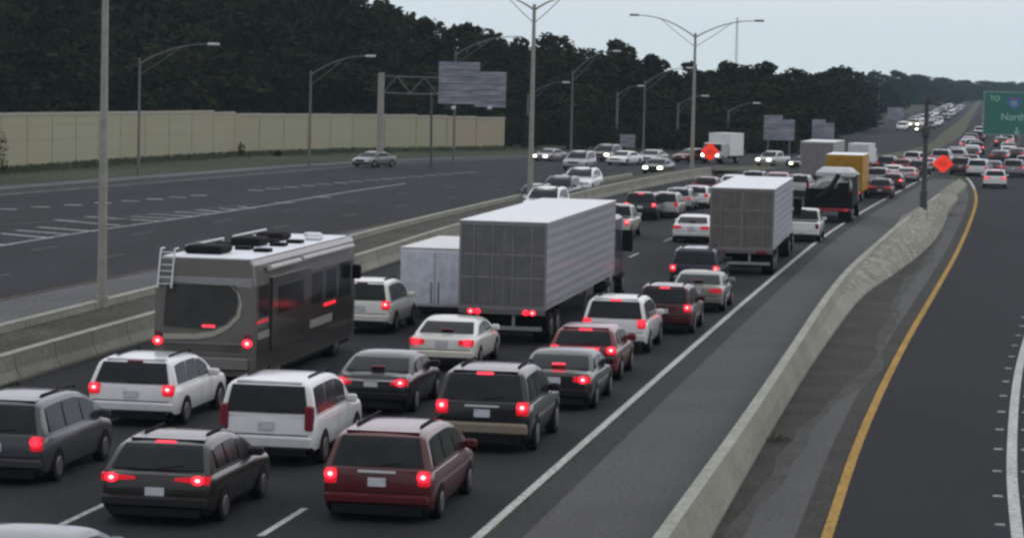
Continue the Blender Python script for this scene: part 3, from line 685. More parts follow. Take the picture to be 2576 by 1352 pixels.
# ------------------------------------------------------------------ vehicles
SZ = 0.90        # heights as the photograph shows them
TYPES = {
 'sedan': dict(L=4.8, W=1.84, zb=.27, low=[(0, .66), (.03, .90), (.12, .99), (1.0, 1.03), (3.3, .98), (4.2, .88), (4.65, .72), (4.8, .55)], gh=[(.72, 1.0), (1.5, 1.36), (1.9, 1.44), (2.9, 1.43), (3.75, .95)], belt=.97, th=.34,
               tail=('h', .76, .93, .40), plate=.80, panes=[(1.35, 2.2), (2.27, 3.15)], stop='deck', bump=(.36, .60)),
 'coupe': dict(L=4.7, W=1.84, zb=.27, low=[(0, .62), (.03, .86), (.12, .95), (1.0, .98), (3.3, .95), (4.2, .84), (4.6, .70), (4.7, .55)], gh=[(.65, .96), (1.5, 1.28), (1.9, 1.35), (2.7, 1.34), (3.55, .92)], belt=.93, th=.36,
               tail=('h', .74, .87, .46), plate=.56, panes=[(1.45, 3.0)], stop=None, bump=(.34, .58)),
 'suv': dict(L=4.9, W=1.96, zb=.32, low=[(0, .80), (.03, 1.05), (.1, 1.10), (3.6, 1.10), (4.5, 1.02), (4.8, .86), (4.9, .65)], gh=[(.05, 1.08), (.28, 1.64), (.42, 1.76), (1.2, 1.80), (2.7, 1.78), (3.7, 1.08)], belt=1.08, th=.22,
             tail=('v', .85, 1.15, .24), plate=.88, panes=[(.5, 1.35), (1.45, 2.25), (2.33, 3.1)], stop='top', bump=(.42, .68), rails=True),
 'bigsuv': dict(L=5.2, W=2.02, zb=.36, low=[(0, .80), (.03, 1.10), (.1, 1.14), (3.8, 1.14), (4.8, 1.06), (5.1, .9), (5.2, .7)], gh=[(.03, 1.12), (.14, 1.72), (.26, 1.87), (1.2, 1.90), (3.1, 1.88), (3.9, 1.14)], belt=1.12, th=.17,
             tail=('v', .82, 1.38, .17), plate=.92, panes=[(.45, 1.4), (1.5, 2.35), (2.43, 3.3)], stop=None, bump=(.42, .70), rails=True),
 'minivan': dict(L=5.1, W=2.0, zb=.26, low=[(0, .75), (.03, 1.0), (.1, 1.04), (4.1, 1.04), (4.7, .92), (5.0, .76), (5.1, .56)], gh=[(.05, 1.02), (.28, 1.56), (.44, 1.70), (1.2, 1.76), (3.3, 1.73), (4.5, 1.02)], belt=1.02, th=.24,
             tail=('v', .74, 1.05, .22), plate=.80, panes=[(.6, 1.6), (1.7, 2.75), (2.83, 3.7)], stop=None, bump=(.36, .58), rails=True),
 'crossover': dict(L=4.7, W=1.9, zb=.30, low=[(0, .78), (.04, 1.02), (.14, 1.08), (3.4, 1.05), (4.3, .95), (4.6, .8), (4.7, .6)], gh=[(.12, 1.06), (.52, 1.50), (.70, 1.60), (1.3, 1.68), (2.6, 1.66), (3.6, 1.04)], belt=1.05, th=.28,
             tail=('w', .88, 1.04, .56), plate=.70, panes=[(.75, 1.35), (1.45, 2.2), (2.28, 3.0)], stop='top', bump=(.38, .62), rails=True),
 'hatch': dict(L=4.3, W=1.78, zb=.27, low=[(0, .72), (.03, .92), (.1, .98), (3.2, .98), (3.9, .88), (4.2, .72), (4.3, .55)], gh=[(.08, .98), (.45, 1.38), (.62, 1.45), (1.2, 1.50), (2.4, 1.48), (3.35, .96)], belt=.96, th=.30,
             tail=('v', .78, 1.0, .24), plate=.72, panes=[(.75, 1.5), (1.6, 2.55)], stop='top', bump=(.36, .58)),
 'pickup': dict(L=5.7, W=1.98, zb=.36, low=[(0, .80), (.02, 1.10), (.08, 1.13), (4.4, 1.13), (5.3, 1.06), (5.6, .9), (5.7, .7)], gh=[(2.0, 1.12), (2.12, 1.74), (2.25, 1.82), (3.5, 1.80), (4.3, 1.12)], belt=1.12, th=.20,
             tail=('v', .78, 1.08, .18), plate=.58, panes=[(2.3, 3.0), (3.08, 3.8)], stop='top', bump=(.42, .62)),
}
def chaikin(p, n=2):
    for _ in range(n):
        q = [p[0]]
        for a, b in zip(p, p[1:]): q += [(a[0]*.75+b[0]*.25, a[1]*.75+b[1]*.25), (a[0]*.25+b[0]*.75, a[1]*.25+b[1]*.75)]
        q.append(p[-1]); p = q
    return p
def interp(p, y):
    if y <= p[0][0]: return p[0][1]
    for a, b in zip(p, p[1:]):
        if a[0] <= y <= b[0]: return a[1]+(b[1]-a[1])*(y-a[0])/max(1e-6, b[0]-a[0])
    return p[-1][1]
def disc(mb, x, y, z, r):
    """a round lit lamp facing backwards, hot in the middle"""
    an = [6.283*k/14 for k in range(14)]
    o = [(x+math.cos(a)*r*1.1, y, z+math.sin(a)*r) for a in an]; i = [(x+math.cos(a)*r*.45, y-.006, z+math.sin(a)*r*.42) for a in an]; b = [(p, y+.011, q) for p, _, q in o]
    for j in range(14): k = (j+1) % 14; mb.poly([o[j], o[k], i[k], i[j]], 0); mb.poly([o[j], o[k], b[k], b[j]], 0)
    mb.poly(i, 1)
def gh_rear(T, z):
    g = chaikin(T['gh'], 2)
    for p, q in zip(g, g[1:]):
        if p[1] <= z <= q[1] and q[1] > p[1]: return p[0]+(q[0]-p[0])*(z-p[1])/(q[1]-p[1])
    return g[0][0]
def car_proto(t):
    T = TYPES[t]; Ln, W, zb = T['L'], T['W'], T['zb']-.07; out = []
    low = T['low']; ys = sorted(set([0, .03, .08, .16, .28, .45]+[Ln-v for v in (0, .03, .08, .16, .28, .45)]+[.45+.3*i for i in range(int((Ln-.9)/.3)+1)]+[p[0] for p in low]))
    def hw(y):
        e = min(y, Ln-y); u = min(1, e/.42); k = .885 if y < 1 else .80
        return W/2*(k+(1-k)*math.sqrt(max(0, 1-(1-u)**2)))
    body = MB(); rings = []
    for y in ys:
        w = hw(y); zt = interp(low, y); m = (zb+zt)/2; e = min(y, Ln-y); lift = .10*max(0, 1-e/.16); b0 = zb+lift
        half = [(0, b0), (w*.90, b0), (w*.975, b0+.10), (w, m), (w*.99, zt-(zt-m)*.42), (w*.955, zt-.06), (w*.89, zt-.012), (w*.5, zt+.012), (0, zt+.02)]
        rings.append([(x, y, z) for x, z in half]+[(-x, y, z) for x, z in half[-2:0:-1]])
    n = len(rings[0]); b = 0
    for r in rings: body.v += r
    for i in range(len(rings)-1):
        for j in range(n):
            k = (j+1) % n; body.f.append((i*n+j, i*n+k, (i+1)*n+k, (i+1)*n+j)); body.mi.append(1 if (j in (0, 1) or j in (n-1, n-2)) else 0)
    body.f.append(tuple(reversed(range(n)))); body.mi.append(0); body.f.append(tuple((len(rings)-1)*n+j for j in range(n))); body.mi.append(0)
    gh = chaikin(T['gh'], 2); belt = T['belt']; wb = W/2*.945; th = T['th']; Wd = lambda z: wb-th*(z-belt)
    zr = max(z for _, z in gh); b = len(body.v); cols = []
    for y, z in gh:
        s = max(0, min(1, (z-belt)/(zr-belt)))
        half = [(Wd(belt), belt-.06), (Wd(max(belt, z-.07*s)), z-.07*s), (Wd(z)-.03, z-.025*s), (Wd(z)-.11, z), (Wd(z)*.5, z+.018*s), (0, z+.024*s)]
        cols.append([(x, y, q) for x, q in half]+[(-x, y, q) for x, q in half[-2::-1]])
    m = len(cols[0])
    for c in cols: body.v += c
    for i in range(len(cols)-1):
        for j in range(m-1): body.f.append((b+i*m+j, b+i*m+j+1, b+(i+1)*m+j+1, b+(i+1)*m+j)); body.mi.append(0)
    # shade of the wheel openings, put in as flat black discs on the body
    wy = (.95, Ln-.92); rr = .36 if t in ('bigsuv', 'pickup', 'suv') else .325
    for y in wy:
        for s in (-1, 1):
            x = s*(W/2+.006); pts = [(x, y+math.cos(a)*(rr+.07), max(zb+.01, rr+math.sin(a)*(rr+.07))) for a in [math.pi*k/12-.1 for k in range(14)]]
            body.poly(pts if s > 0 else pts[::-1], 1)
    bz0, bz1 = T['bump']; body.box(-W/2*.86, W/2*.86, -.010, .05, bz1+.005, bz1+.03, 1)
    body.box(-W/2*.80, W/2*.80, -.05, .15, zb-.02, bz0-.002, 1)  # black valance, added to darken the gap under the rear bumper
    if t in ('suv', 'bigsuv', 'minivan', 'crossover', 'hatch'):
        k_ = W/2*.66; y_ = gh_rear(T, max(z for _, z in T['gh'])-.05); zt_ = max(z for _, z in T['gh'])
        body.box(-k_, k_, y_-.13, y_+.10, zt_-.055, zt_-.020, 0)
        body.tube([(.02, gh_rear(T, T['belt']+.10)-.05, T['belt']+.10), (.42, gh_rear(T, T['belt']+.16)-.05, T['belt']+.16)], .014, 5, 1)
    # door seams and handles as shallow dark lines
    for s in (-1, 1):
        for pa, pb in T['panes'][-2:]:
            x = s*(W/2+.003); body.poly([(x, pb+.03, zb+.15), (x, pb+.045, zb+.15), (x, pb+.045, belt-.14), (x, pb+.03, belt-.14)], 1)
    if t == 'pickup':   # shaded inside of the bed, drawn as a flat black sheet
        z = 1.155; body.poly([(-W/2*.80, .12, z), (W/2*.80, .12, z), (W/2*.80, 1.95, z), (-W/2*.80, 1.95, z)], 1)
    out.append(('body', body.mesh('car_body_'+t, ['paint', 'trim'], SZ, 38), None, 'paint', []))
    # glass
    imax = max(range(len(gh)), key=lambda i: gh[i][1])
    rear = gh[:imax+1]; front = gh[imax:]
    def yat(pl, z):
        for a, b_ in zip(pl, pl[1:]):
            lo, hi = min(a[1], b_[1]), max(a[1], b_[1])
            if lo <= z <= hi and hi > lo: return a[0]+(b_[0]-a[0])*(z-a[1])/(b_[1]-a[1])
        return pl[0][0] if abs(z-pl[0][1]) < abs(z-pl[-1][1]) else pl[-1][0]
    def slope_glass(pl, sgn, z0, z1, inset, name, mk):
        mb = MB(); rows = []
        for k in range(7):
            z = z0+(z1-z0)*k/6; y = yat(pl, z)+sgn*.022; x = Wd(z)-inset; rows.append([(-x, y, z+.012), (-x*.5, y+sgn*.012, z+.012), (0, y+sgn*.016, z+.012), (x*.5, y+sgn*.012, z+.012), (x, y, z+.012)])
        for r0, r1 in zip(rows, rows[1:]):
            for j in range(4): mb.poly([r0[j], r0[j+1], r1[j+1], r1[j]])
        out.append((name, mb.mesh(name+'_'+t, mk, SZ, 60), None, 'glass', []))
    slope_glass(rear, -1, belt+.07, zr-.11, .10, 'rear_window', 'glass')
    slope_glass(front, 1, belt+.04, zr-.08, .09, 'windshield', 'glass')
    for s in (-1, 1):
        mb = MB()
        for a, c in T['panes']:
            n_ = 4; lo_, hi_ = [], []
            for k in range(n_+1):
                y = a+(c-a)*k/n_; zt = interp(gh, y)-.13; z0 = belt+.05; zt = max(z0+.02, zt); lo_.append((s*(Wd(z0)+.012), y, z0)); hi_.append((s*(Wd(zt)+.012), y, zt))
            for k in range(n_): mb.poly([lo_[k], lo_[k+1], hi_[k+1], hi_[k]])
        out.append(('side_window', mb.mesh('side_window_'+t, 'glass', SZ), None, 'glass', []))
    # tail lights
    kind, z0, z1, tw = T['tail']
    for s in (-1, 1):
        xo = hw(.05)*1.005; xi = xo-tw; mb = MB()
        yb_ = -.028
        if kind == 'v': mb.box(min(s*xi, s*xo), max(s*xi, s*xo), yb_, .16, z0, z1, bev=.03)
        else:
            q = [(s*xo, z0+.0), (s*xi, z0+(z1-z0)*(.35 if kind == 'w' else .1)), (s*xi, z1-(z1-z0)*(.35 if kind == 'w' else .1)), (s*xo, z1)]
            f1 = [(a, yb_, c) for a, c in q]; f2 = [(a, .16, c) for a, c in q]; mb.poly(f1); mb.poly(f2[::-1])
            for j in range(4): mb.poly([f1[j], f2[j], f2[(j+1) % 4], f1[(j+1) % 4]])
        # lit bulb inside the lens
        bm = MB(); bz = (z0+z1)/2 if kind != 'v' else z0+(z1-z0)*.62; bx = s*(xo-(tw*.5 if kind == 'v' else .17)); br = min(.105, (z1-z0)*.62)
        for i_ in range(3):
            pass
        disc(bm, bx, yb_-.012, bz, br)
        out.append(('tail_light', mb.mesh('tail_light_'+t, 'tail_on', SZ), None, 'tail', [('bulb', bm.mesh('bulb_'+t, ['bulb_on', 'core_on'], SZ), 'bulb')]))
        # headlight
        hz = T['low'][-2][1]-.02; mb = MB(); x1 = hw(Ln-.05)*.97; mb.box(min(s*(x1-.38), s*x1), max(s*(x1-.38), s*x1), Ln-.22, Ln+.03, hz-.17, hz, bev=.03)
        out.append(('headlight', mb.mesh('headlight_'+t, 'head_off', SZ), None, 'head', []))
    if T['stop']:
        mb = MB()
        if T['stop'] == 'top': y = yat(rear, zr-.08); mb.box(-.17, .17, y-.07, y+.05, zr-.10, zr-.045, bev=.015)
        else: mb.box(-.16, .16, 1.0-.17, 1.0-.05, 1.125, 1.17, bev=.015)
        out.append(('stop_light', mb.mesh('stop_light_'+t, 'tail_on', SZ), None, 'stop', []))
    bz0, bz1 = T['bump']; mb = MB(); w = W/2*.93; mb.box(-w, w, -.09, .22, bz0, bz1, bev=.05); out.append(('rear_bumper', mb.mesh('rear_bumper_'+t, 'flatpaint', SZ, 40), None, 'bumper', []))
    mb = MB(); mb.box(-w*.95, w*.95, Ln-.2, Ln+.07, bz0-.03, bz1-.08, bev=.05); out.append(('front_bumper', mb.mesh('front_bumper_'+t, 'flatpaint', SZ, 40), None, 'bumper', []))
    mb = MB(); mb.box(-.45, .45, Ln-.05, Ln+.035, bz1-.03, bz1+.12, bev=.02); out.append(('grille', mb.mesh('grille_'+t, 'trim', SZ), None, None, []))
    mb = MB(); pz = T['plate']; mb.box(-.16, .16, -.115 if pz < bz1 else -.035, -.0, pz-.085, pz+.085); out.append(('licence_plate', mb.mesh('licence_plate_'+t, 'plate', SZ), None, 'plate', []))
    for s in (-1, 1):
        my = yat(front, belt+.05)-.45; mb = MB(); x0 = s*(wb-.02); x1 = s*(wb+.21); mb.box(min(x0, x1), max(x0, x1), my, my+.13, belt-.02, belt+.17, bev=.04)
        out.append(('mirror', mb.mesh('mirror_'+t, 'flatpaint', SZ), None, 'paint', []))
        if T.get('rails'):
            x = s*(Wd(zr)-.19); a, c = gh[imax][0]-.5, T['panes'][-1][1]-.3; a = max(.75, a); mb = MB(); mb.tube([(x, a, zr-.03), (x, a+.12, zr+.03), (x, c-.12, zr+.03), (x, c, zr-.03)], .026, 6)
            out.append(('roof_rail', mb.mesh('roof_rail_'+t, 'trim', SZ), None, 'rail', []))
    for y in wy:
        for s in (-1, 1):
            mb = MB(); x0 = s*(W/2-.20); x1 = s*(W/2+.018); mb.tube([(x0, y, rr), (x0+s*.02, y, rr), (x1-s*.03, y, rr), (x1, y, rr)], [rr*.93, rr, rr, rr*.93], 20)
            rm = MB(); rm.tube([(x1+s*.001, y, rr), (x1+s*.012, y, rr)], [rr*.64, rr*.58], 16)
            hub = []
            out.append(('wheel', mb.mesh('wheel_'+t, 'tyre', SZ), None, None, [('rim', rm.mesh('rim_'+t, 'rim', SZ), None)]))
    return out
CP = {t: car_proto(t) for t in TYPES}
def setm(o, m):
    o.material_slots[0].link = 'OBJECT'; o.material_slots[0].material = M[m]
def front_of(D_f, x, y, Ln, h): pass
NAMES = {'sedan': ('sedan', 'car'), 'coupe': ('sedan', 'car'), 'suv': ('sport_utility_vehicle', 'suv'), 'bigsuv': ('sport_utility_vehicle', 'suv'), 'minivan': ('minivan', 'minivan'),
         'crossover': ('crossover_car', 'car'), 'hatch': ('hatchback', 'car'), 'pickup': ('pickup_truck', 'pickup')}
def car(t, X, Y, h, color, label, lit='dim', heads=None, bumper=None, group=None, stop=None, lite=False, scale=1.0, rim=None, zs=1.0, ys=.88):
    """X, Y: rear centre on the ground, h: heading"""
    nm, cat = NAMES[t]
    r = empty(nm, (X, Y, .01), -h, label, cat, group); r.scale = (scale, scale*ys, scale*zs)
    for name, me, _, role, kids in CP[t]:
        if lite and name in ('mirror', 'roof_rail', 'licence_plate', 'grille', 'front_bumper', 'rear_bumper'): continue
        if heads is not None and lite is False and name == 'licence_plate' and False: continue
        o = link(name, me, r, color=color)
        if role == 'bumper': o.color = (*(bumper or [c*.8 for c in color]), 1)
        if role == 'rail': o.color = (.02, .02, .02, 1)
        if role == 'tail': setm(o, {'on': 'tail_lens', 'dim': 'tail_dim', 'off': 'tail_off'}[lit])
        if role == 'stop': setm(o, 'bulb_stop' if stop else 'tail_off')
        if role == 'head': setm(o, {None: 'head_off', 'on': 'head_on', 'off': 'head_off'}[heads])
        for kn, km, kr in kids:
            if lite and kn == 'rim': continue
            if kr == 'bulb' and lit != 'on': continue
            kd = link(kn, km, o)
            if kr == 'bulb' and len(label) % 3 == 0: kd.material_slots[1].link = 'OBJECT'; kd.material_slots[1].material = M['bulb_stop']
    return r
M['bulb_stop'] = emit('stop_light_lit', (1.0, 0.05, 0.09), 1.5)
WHITE = (.56, .57, .58); SILVER = (.28, .29, .31); GREY = (.036, .038, .044); DGREY = (.012, .0115, .010); BLACK = (.004, .0045, .006); RED = (.062, .004, .007); MAROON = (.05, .004, .007); BLUE = (.007, .010, .026); TAN = (.30, .28, .23); GREEN = (.02, .03, .03)
GA = 'cars stopped in the near lanes'; GC = 'cars stopped further along the jam'
def lane_heading(Y):
    return heading(A_L, Y, 12)*.75+heading(A_R, Y, 12)*.25 if Y < 220 else heading(A_L, Y, 25)
def away(t, x, y, color, label, dh=0.0, **k):
    X, Y = P(x, y+.024*(y-yh(x))); return car(t, X, Y, lane_heading(Y)+dh, color, label, **k)
def toward(t, x, y, color, label, h=None, **k):
    X, Y = P(x, y+.02*(y-yh(x))); h = heading(L_R, Y, 15) if h is None else h; Ln = TYPES[t]['L']*.88
    return car(t, X+math.sin(h)*Ln, Y+math.cos(h)*Ln, h+math.pi, color, label, **k)
# near cars
away('minivan', -18, 1195, GREY, 'dull grey minivan cut by the left edge of the photo', lit='on', group=GA, bumper=(.03, .03, .033))
away('crossover', 388, 1296, DGREY, 'dark grey crossover with wide lit tail lights and silvery roof, nearest at lower left', lit='on', stop=True, group=GA, bumper=(.012, .012, .012), scale=1.06, zs=.90)
away('coupe', -25, 1566, (.16, .18, .19), 'silver car showing only its roof at the bottom left corner', lit='on', group=GA)
away('minivan', 946, 1288, RED, 'dark red minivan with pale roof ridges in the right lane', lit='on', group=GA, bumper=(.06, .004, .007))
away('bigsuv', 668, 1150, WHITE, 'large white off-roader with tall unlit tail lights beside the dark red minivan', lit='off', group=GA, scale=1.0)
away('suv', 328, 1052, WHITE, 'white off-roader with dark rear window and squarish red lights behind the motorhome', lit='on', group=GA, scale=1.04, zs=.88)
away('suv', 1210, 1117, BLACK, 'black off-roader with tan bumper and glowing round tail lights', lit='on', stop=True, group=GA, bumper=(.17, .15, .11), scale=1.06)
away('sedan', 931, 1022, BLACK, 'black sedan with chrome strip across its trunk, right behind the motorhome', lit='on', group=GA)
away('sedan', 1109, 914, (.56, .56, .53), 'cream white sedan just behind the first semitrailer', lit='on', group=GA, bumper=(.5, .5, .44))
away('sedan', 1391, 1013, (.006, .006, .008), 'black sedan with centre stop light lit, between dark off-roader and red wagon', lit='on', stop=True, group=GA)
away('hatch', 1464, 942, (.12, .006, .012), 'dark red wagon with a glowing red bar across its tail', lit='on', stop=True, group=GA, scale=1.03)
away('suv', 1543, 874, WHITE, 'white off-roader with roof rack in the right lane beside the first semitrailer', lit='on', stop=True, group=GA, scale=.98)
away('suv', 1667, 826, MAROON, 'dark red off-roader half hidden by the white one behind it', lit='on', stop=True, group=GA, scale=.92)
away('sedan', 1750, 772, (.17, .165, .145), 'tan sedan with pale rear window frame behind the second semitrailer', lit='dim', group=GA)
away('minivan', 1745, 716, BLUE, 'dark blue minivan with lit centre stop light, left of the second semitrailer', lit='on', stop=True, group=GA, scale=.97)
away('suv', 904, 824, (.62, .62, .58), 'white off-roader just right of the motorhome', lit='on', group=GA, scale=.98)
away('sedan', 1737, 602, WHITE, 'white sedan beside the left rear corner of the second semitrailer', lit='dim', group=GA)
away('pickup', 2012, 600, (.55, .56, .54), 'white pickup squeezed between the second semitrailer and the tank truck', lit='off', group=GA, scale=.97)
away('pickup', 1533, 592, (.40, .41, .38), 'pale pickup with one bright tail light beyond the first semitrailer', lit='on', group=GA)
away('suv', 1609, 546, BLACK, 'black off-roader with a wide lit stop light above the pale pickup', lit='on', stop=True, group=GC, scale=.95)
away('suv', 1668, 541, (.38, .37, .35), 'beige off-roader next right of the black one beyond the first semitrailer', lit='dim', group=GC, scale=.9)
away('crossover', 1703, 523, SILVER, 'silver car between the beige off-roader and the white hatchback', lit='dim', group=GC, scale=.9)
away('hatch', 1746, 516, WHITE, 'white hatchback just left of the second semitrailer roof', lit='dim', group=GC)
away('hatch', 1772, 490, RED, 'red car with pale roof close behind the grassy median end', lit='dim', group=GC)
away('sedan', 1838, 482, WHITE, 'white car roof left of two others above the second semitrailer', lit='dim', group=GC)
away('suv', 1893, 476, SILVER, 'silver roof in the middle of the three above the second semitrailer', lit='dim', group=GC, scale=.9)
away('sedan', 1950, 474, (.25, .08, .08), 'reddish roof right of the silver one above the second semitrailer', lit='dim', group=GC)
away('suv', 2006, 486, (.45, .45, .43), 'pale off-roader tail between the second semitrailer and the grey box truck', lit='dim', group=GC, scale=.9)
# jam beyond the yellow truck
far_cars = [('crossover', 2212, 492, (.05, .02, .022), 'dark car with red tail lights right of the yellow box truck', 'dim'),
 ('hatch', 2243, 471, RED, 'red hatchback, second behind the yellow box truck', 'on'), ('suv', 2205, 463, SILVER, 'silver off-roader close beside the yellow box truck', 'dim'),
 ('sedan', 2277, 452, (.30, .29, .28), 'grey sedan nearest the right lane line left of the dark pole', 'dim'), ('sedan', 2240, 445, WHITE, 'white sedan in the middle of the jam left of the dark pole', 'dim'),
 ('crossover', 2305, 437, DGREY, 'dark crossover directly left of the dark pole', 'dim'), ('hatch', 2268, 429, (.2, .03, .04), 'small red car in the jam beyond the white sedan', 'dim'),
 ('suv', 2226, 428, BLACK, 'black off-roader just right of the yellow truck roof', 'dim'), ('sedan', 2326, 424, SILVER, 'silver sedan behind the dark pole', 'dim'),
 ('suv', 2292, 414, WHITE, 'small white off-roader left of the dark pole at the back of the jam', 'dim'), ('sedan', 2352, 411, (.2, .05, .05), 'red tinted car between the dark pole and the orange diamond', 'dim')]
for t, x, y, c, lab, lit in far_cars: away(t, x, y, c, lab, lit=lit, group=GC, scale=.88)
# right-hand carriageway
X, Y = P(2502, 474); car('crossover', X, Y, heading(B_L, 181), WHITE, 'white car with two red tail lights alone on the right-hand road', lit='on', scale=.95, bumper=(.5, .5, .48), stop=True)
rr_ = random.Random(8)
right = [('minivan', 2457, 444, (.55, .56, .58), 'white van with dark rear window left of the lone white car'), ('suv', 2415, 440, (.08, .05, .055), 'dark car right beside the orange diamond sign'),
 ('crossover', 2438, 428, (.1, .025, .03), 'dark red car behind the white van in the merging lanes'), ('suv', 2547, 446, (.20, .205, .22), 'grey van right of the lone white car'),
 ('sedan', 2494, 440, BLUE, 'dark blue car in front of the lone white car'), ('minivan', 2578, 432, SILVER, 'silver van cut by the right edge under the green sign')]
for t, x, y, c, lab in right:
    X, Y = P(x, y); car(t, X, Y, .24, c, lab, lit='dim', group='cars in the merging lanes', scale=.95)
pal = [(WHITE, 'white'), (SILVER, 'silver'), (BLACK, 'black'), (DGREY, 'dark grey'), (MAROON, 'dark red'), (WHITE, 'white'), (GREY, 'grey')]
kinds = ['sedan', 'suv', 'minivan', 'crossover', 'sedan']
def queue(x_edge_l, x_edge_r, y0, y1, label, group, towards=False, density=1.0):
    """fills lanes between two road edges from plan depth y0 to y1"""
    Yq = y0; used = 0
    while Yq < y1:
        a, b = x_edge_l(Yq), x_edge_r(Yq); n = int((b-a)/3.7)
        for k in range(n):
            if rr_.random() > density: continue
            X = a+(b-a)*(k+.5)/n; Y2 = Yq+rr_.uniform(-1.5, 1.5); c, cn = pal[rr_.randrange(len(pal))]; t = kinds[rr_.randrange(5)]; h = math.atan2(x_edge_l(Yq+15)-a, 15)
            if towards: car(t, X, Y2, h+math.pi, c, label % cn, lit='off', group=group, lite=True)
            else: car(t, X, Y2, h, c, label % cn, lit=('on' if rr_.random() < .25 else 'dim'), group=group, lite=True)
            used += 1
        Yq += rr_.uniform(8.5, 11)*(1 if Yq < 544 else 1.5)
    return used
queue(lambda Y: A_L(Y)+1+max(0, (337-Y)*.11), lambda Y: A_R2(Y)-2, 263, 428, 'small %s car in the packed lanes below the green sign', 'cars packed in the lanes below the green sign', density=.72)
queue(lambda Y: A_L(Y)+2, lambda Y: min(A_R2(Y)-2, A_L(Y)+17), 447, 1037, 'tiny %s car in the distant queue right of the grass strip', 'tiny cars in the distant queue right of the grass strip', density=.8)
queue(lambda Y: L_R(Y)-9.5, lambda Y: L_R(Y)-1.0, 467, 985, 'tiny %s car coming along the far roadway left of the grass strip', 'tiny oncoming cars left of the grass strip', True, density=.5)
# oncoming cars
GO = 'oncoming cars on the opposite roadway'
toward('suv', 1355, 541, (.66, .67, .66), 'white off-roader facing the camera just above the first semitrailer roof', group=GO, lit='off', scale=1.02)
toward('suv', 1393, 504, GREY, 'grey off-roader behind the white one above the first semitrailer roof', group=GO, lit='off')
toward('crossover', 1450, 480, (.62, .63, .66), 'silvery white car with broad hood right of the tall median pole', group=GO, lit='off', scale=1.12)
toward('minivan', 1326, 512, (.012, .014, .022), 'nearly black van at the foot of the tall median pole', group=GO, lit='off', scale=.8)
toward('suv', 1441, 424, SILVER, 'silver off-roader further along the line behind the silvery white car', group=GO, lit='off')
toward('suv', 1508, 403, (.10, .10, .105), 'dark off-roader with both headlights on in front of the wood', heads='on', group=GO, lit='off')
toward('sedan', 1545, 412, WHITE, 'white sedan beside the dark off-roader with headlights', h=.5, group=GO, lit='off')
toward('sedan', 1625, 409, SILVER, 'silver car half hidden by the dark sedan with headlights', h=.35, group=GO, lit='off')
toward('sedan', 1641, 434, (.03, .04, .04), 'dark green sedan with two round headlights near the median', heads='on', group=GO, lit='off', h=.3)
toward('sedan', 1352, 402, (.20, .20, .23), 'grey car with bright headlight left of the silver off-roader', heads='on', group=GO, lit='off', h=.55, scale=.9)
toward('sedan', 905, 416, (.11, .11, .11), 'dusty silver car alone on the road before the noise wall', group=GO, lit='off', h=.55)
toward('hatch', 1706, 405, (.09, .015, .02), 'dark red car left of the white box truck with the orange sign', h=.8, group=GO, lit='off')
toward('pickup', 1910, 414, (.40, .42, .42), 'white pickup with both headlights blazing between box truck and sign', h=.55, heads='on', group=GO, lit='off', scale=.85)
r = toward('sedan', 1996, 420, BLACK, 'black car with a greenish bright headlight left of the grey box truck', h=.5, heads='on', group=GO, lit='off', scale=.85)
for ch in r.children:
    if ch.name.startswith('headlight'): setm(ch, 'head_green')
toward('minivan', 2298, 318, (.6, .6, .55), 'white van with bright headlights far down the opposite roadway', h=.4, heads='on', group=GO, lit='off')
toward('sedan', 2315, 331, DGREY, 'dark car with bright headlights just below the far white van', h=.3, heads='on', group=GO, lit='off')

# ------------------------------------------------------------------ trucks
def pack(mb, name, mk, root, color=None, smooth=None, parent=None):
    return link(name, mb.mesh(name, mk, SZ, smooth), parent or root, color=color)
def wheels(root, pos, W, r=.5, w=.5):
    for y in pos:
        for s in (-1, 1):
            mb = MB(); x1 = s*(W/2-.02); x0 = s*(W/2-w); mb.tube([(x0, y, r), (x0+s*.03, y, r), (x1-s*.04, y, r), (x1, y, r)], [r*.94, r, r, r*.94], 22)
            o = pack(mb, 'wheel', 'tyre', root); mb = MB(); mb.tube([(x1+s*.002, y, r), (x1+s*.02, y, r)], [r*.58, r*.5], 16); pack(mb, 'rim', 'rim', root, parent=o)
M['doors'] = paint_mat('trailer_door', .45, .1, dirt=.35)
M['side'] = paint_mat('trailer_side', .4, .15, dirt=.12)
def side_lines(m):
    t = M[m].node_tree; n, l = t.nodes, t.links; wv = n.new('ShaderNodeTexWave'); wv.wave_type = 'BANDS'; wv.bands_direction = 'Z'; wv.inputs['Scale'].default_value = 1.1; wv.inputs['Distortion'].default_value = 0.4
    bp = n.new('ShaderNodeBump'); bp.inputs['Strength'].default_value = .25; bp.inputs['Distance'].default_value = .03
    tc = [x for x in n if x.type == 'TEX_COORD'][0]; l.new(tc.outputs['Object'], wv.inputs['Vector']); l.new(wv.outputs['Fac'], bp.inputs['Height']); l.new(bp.outputs[0], n['Principled BSDF'].inputs['Normal'])
    vs = [x for x in n if x.type == 'VECT_MATH'][0]; m1 = n.new('ShaderNodeMapRange'); m1.inputs[3].default_value = .88; m1.inputs[4].default_value = 1.04; v2 = n.new('ShaderNodeVectorMath'); v2.operation = 'SCALE'
    l.new(wv.outputs['Fac'], m1.inputs[0]); l.new(vs.outputs[0], v2.inputs[0]); l.new(m1.outputs[0], v2.inputs['Scale']); l.new(v2.outputs[0], n['Principled BSDF'].inputs['Base Color'])
side_lines('side')
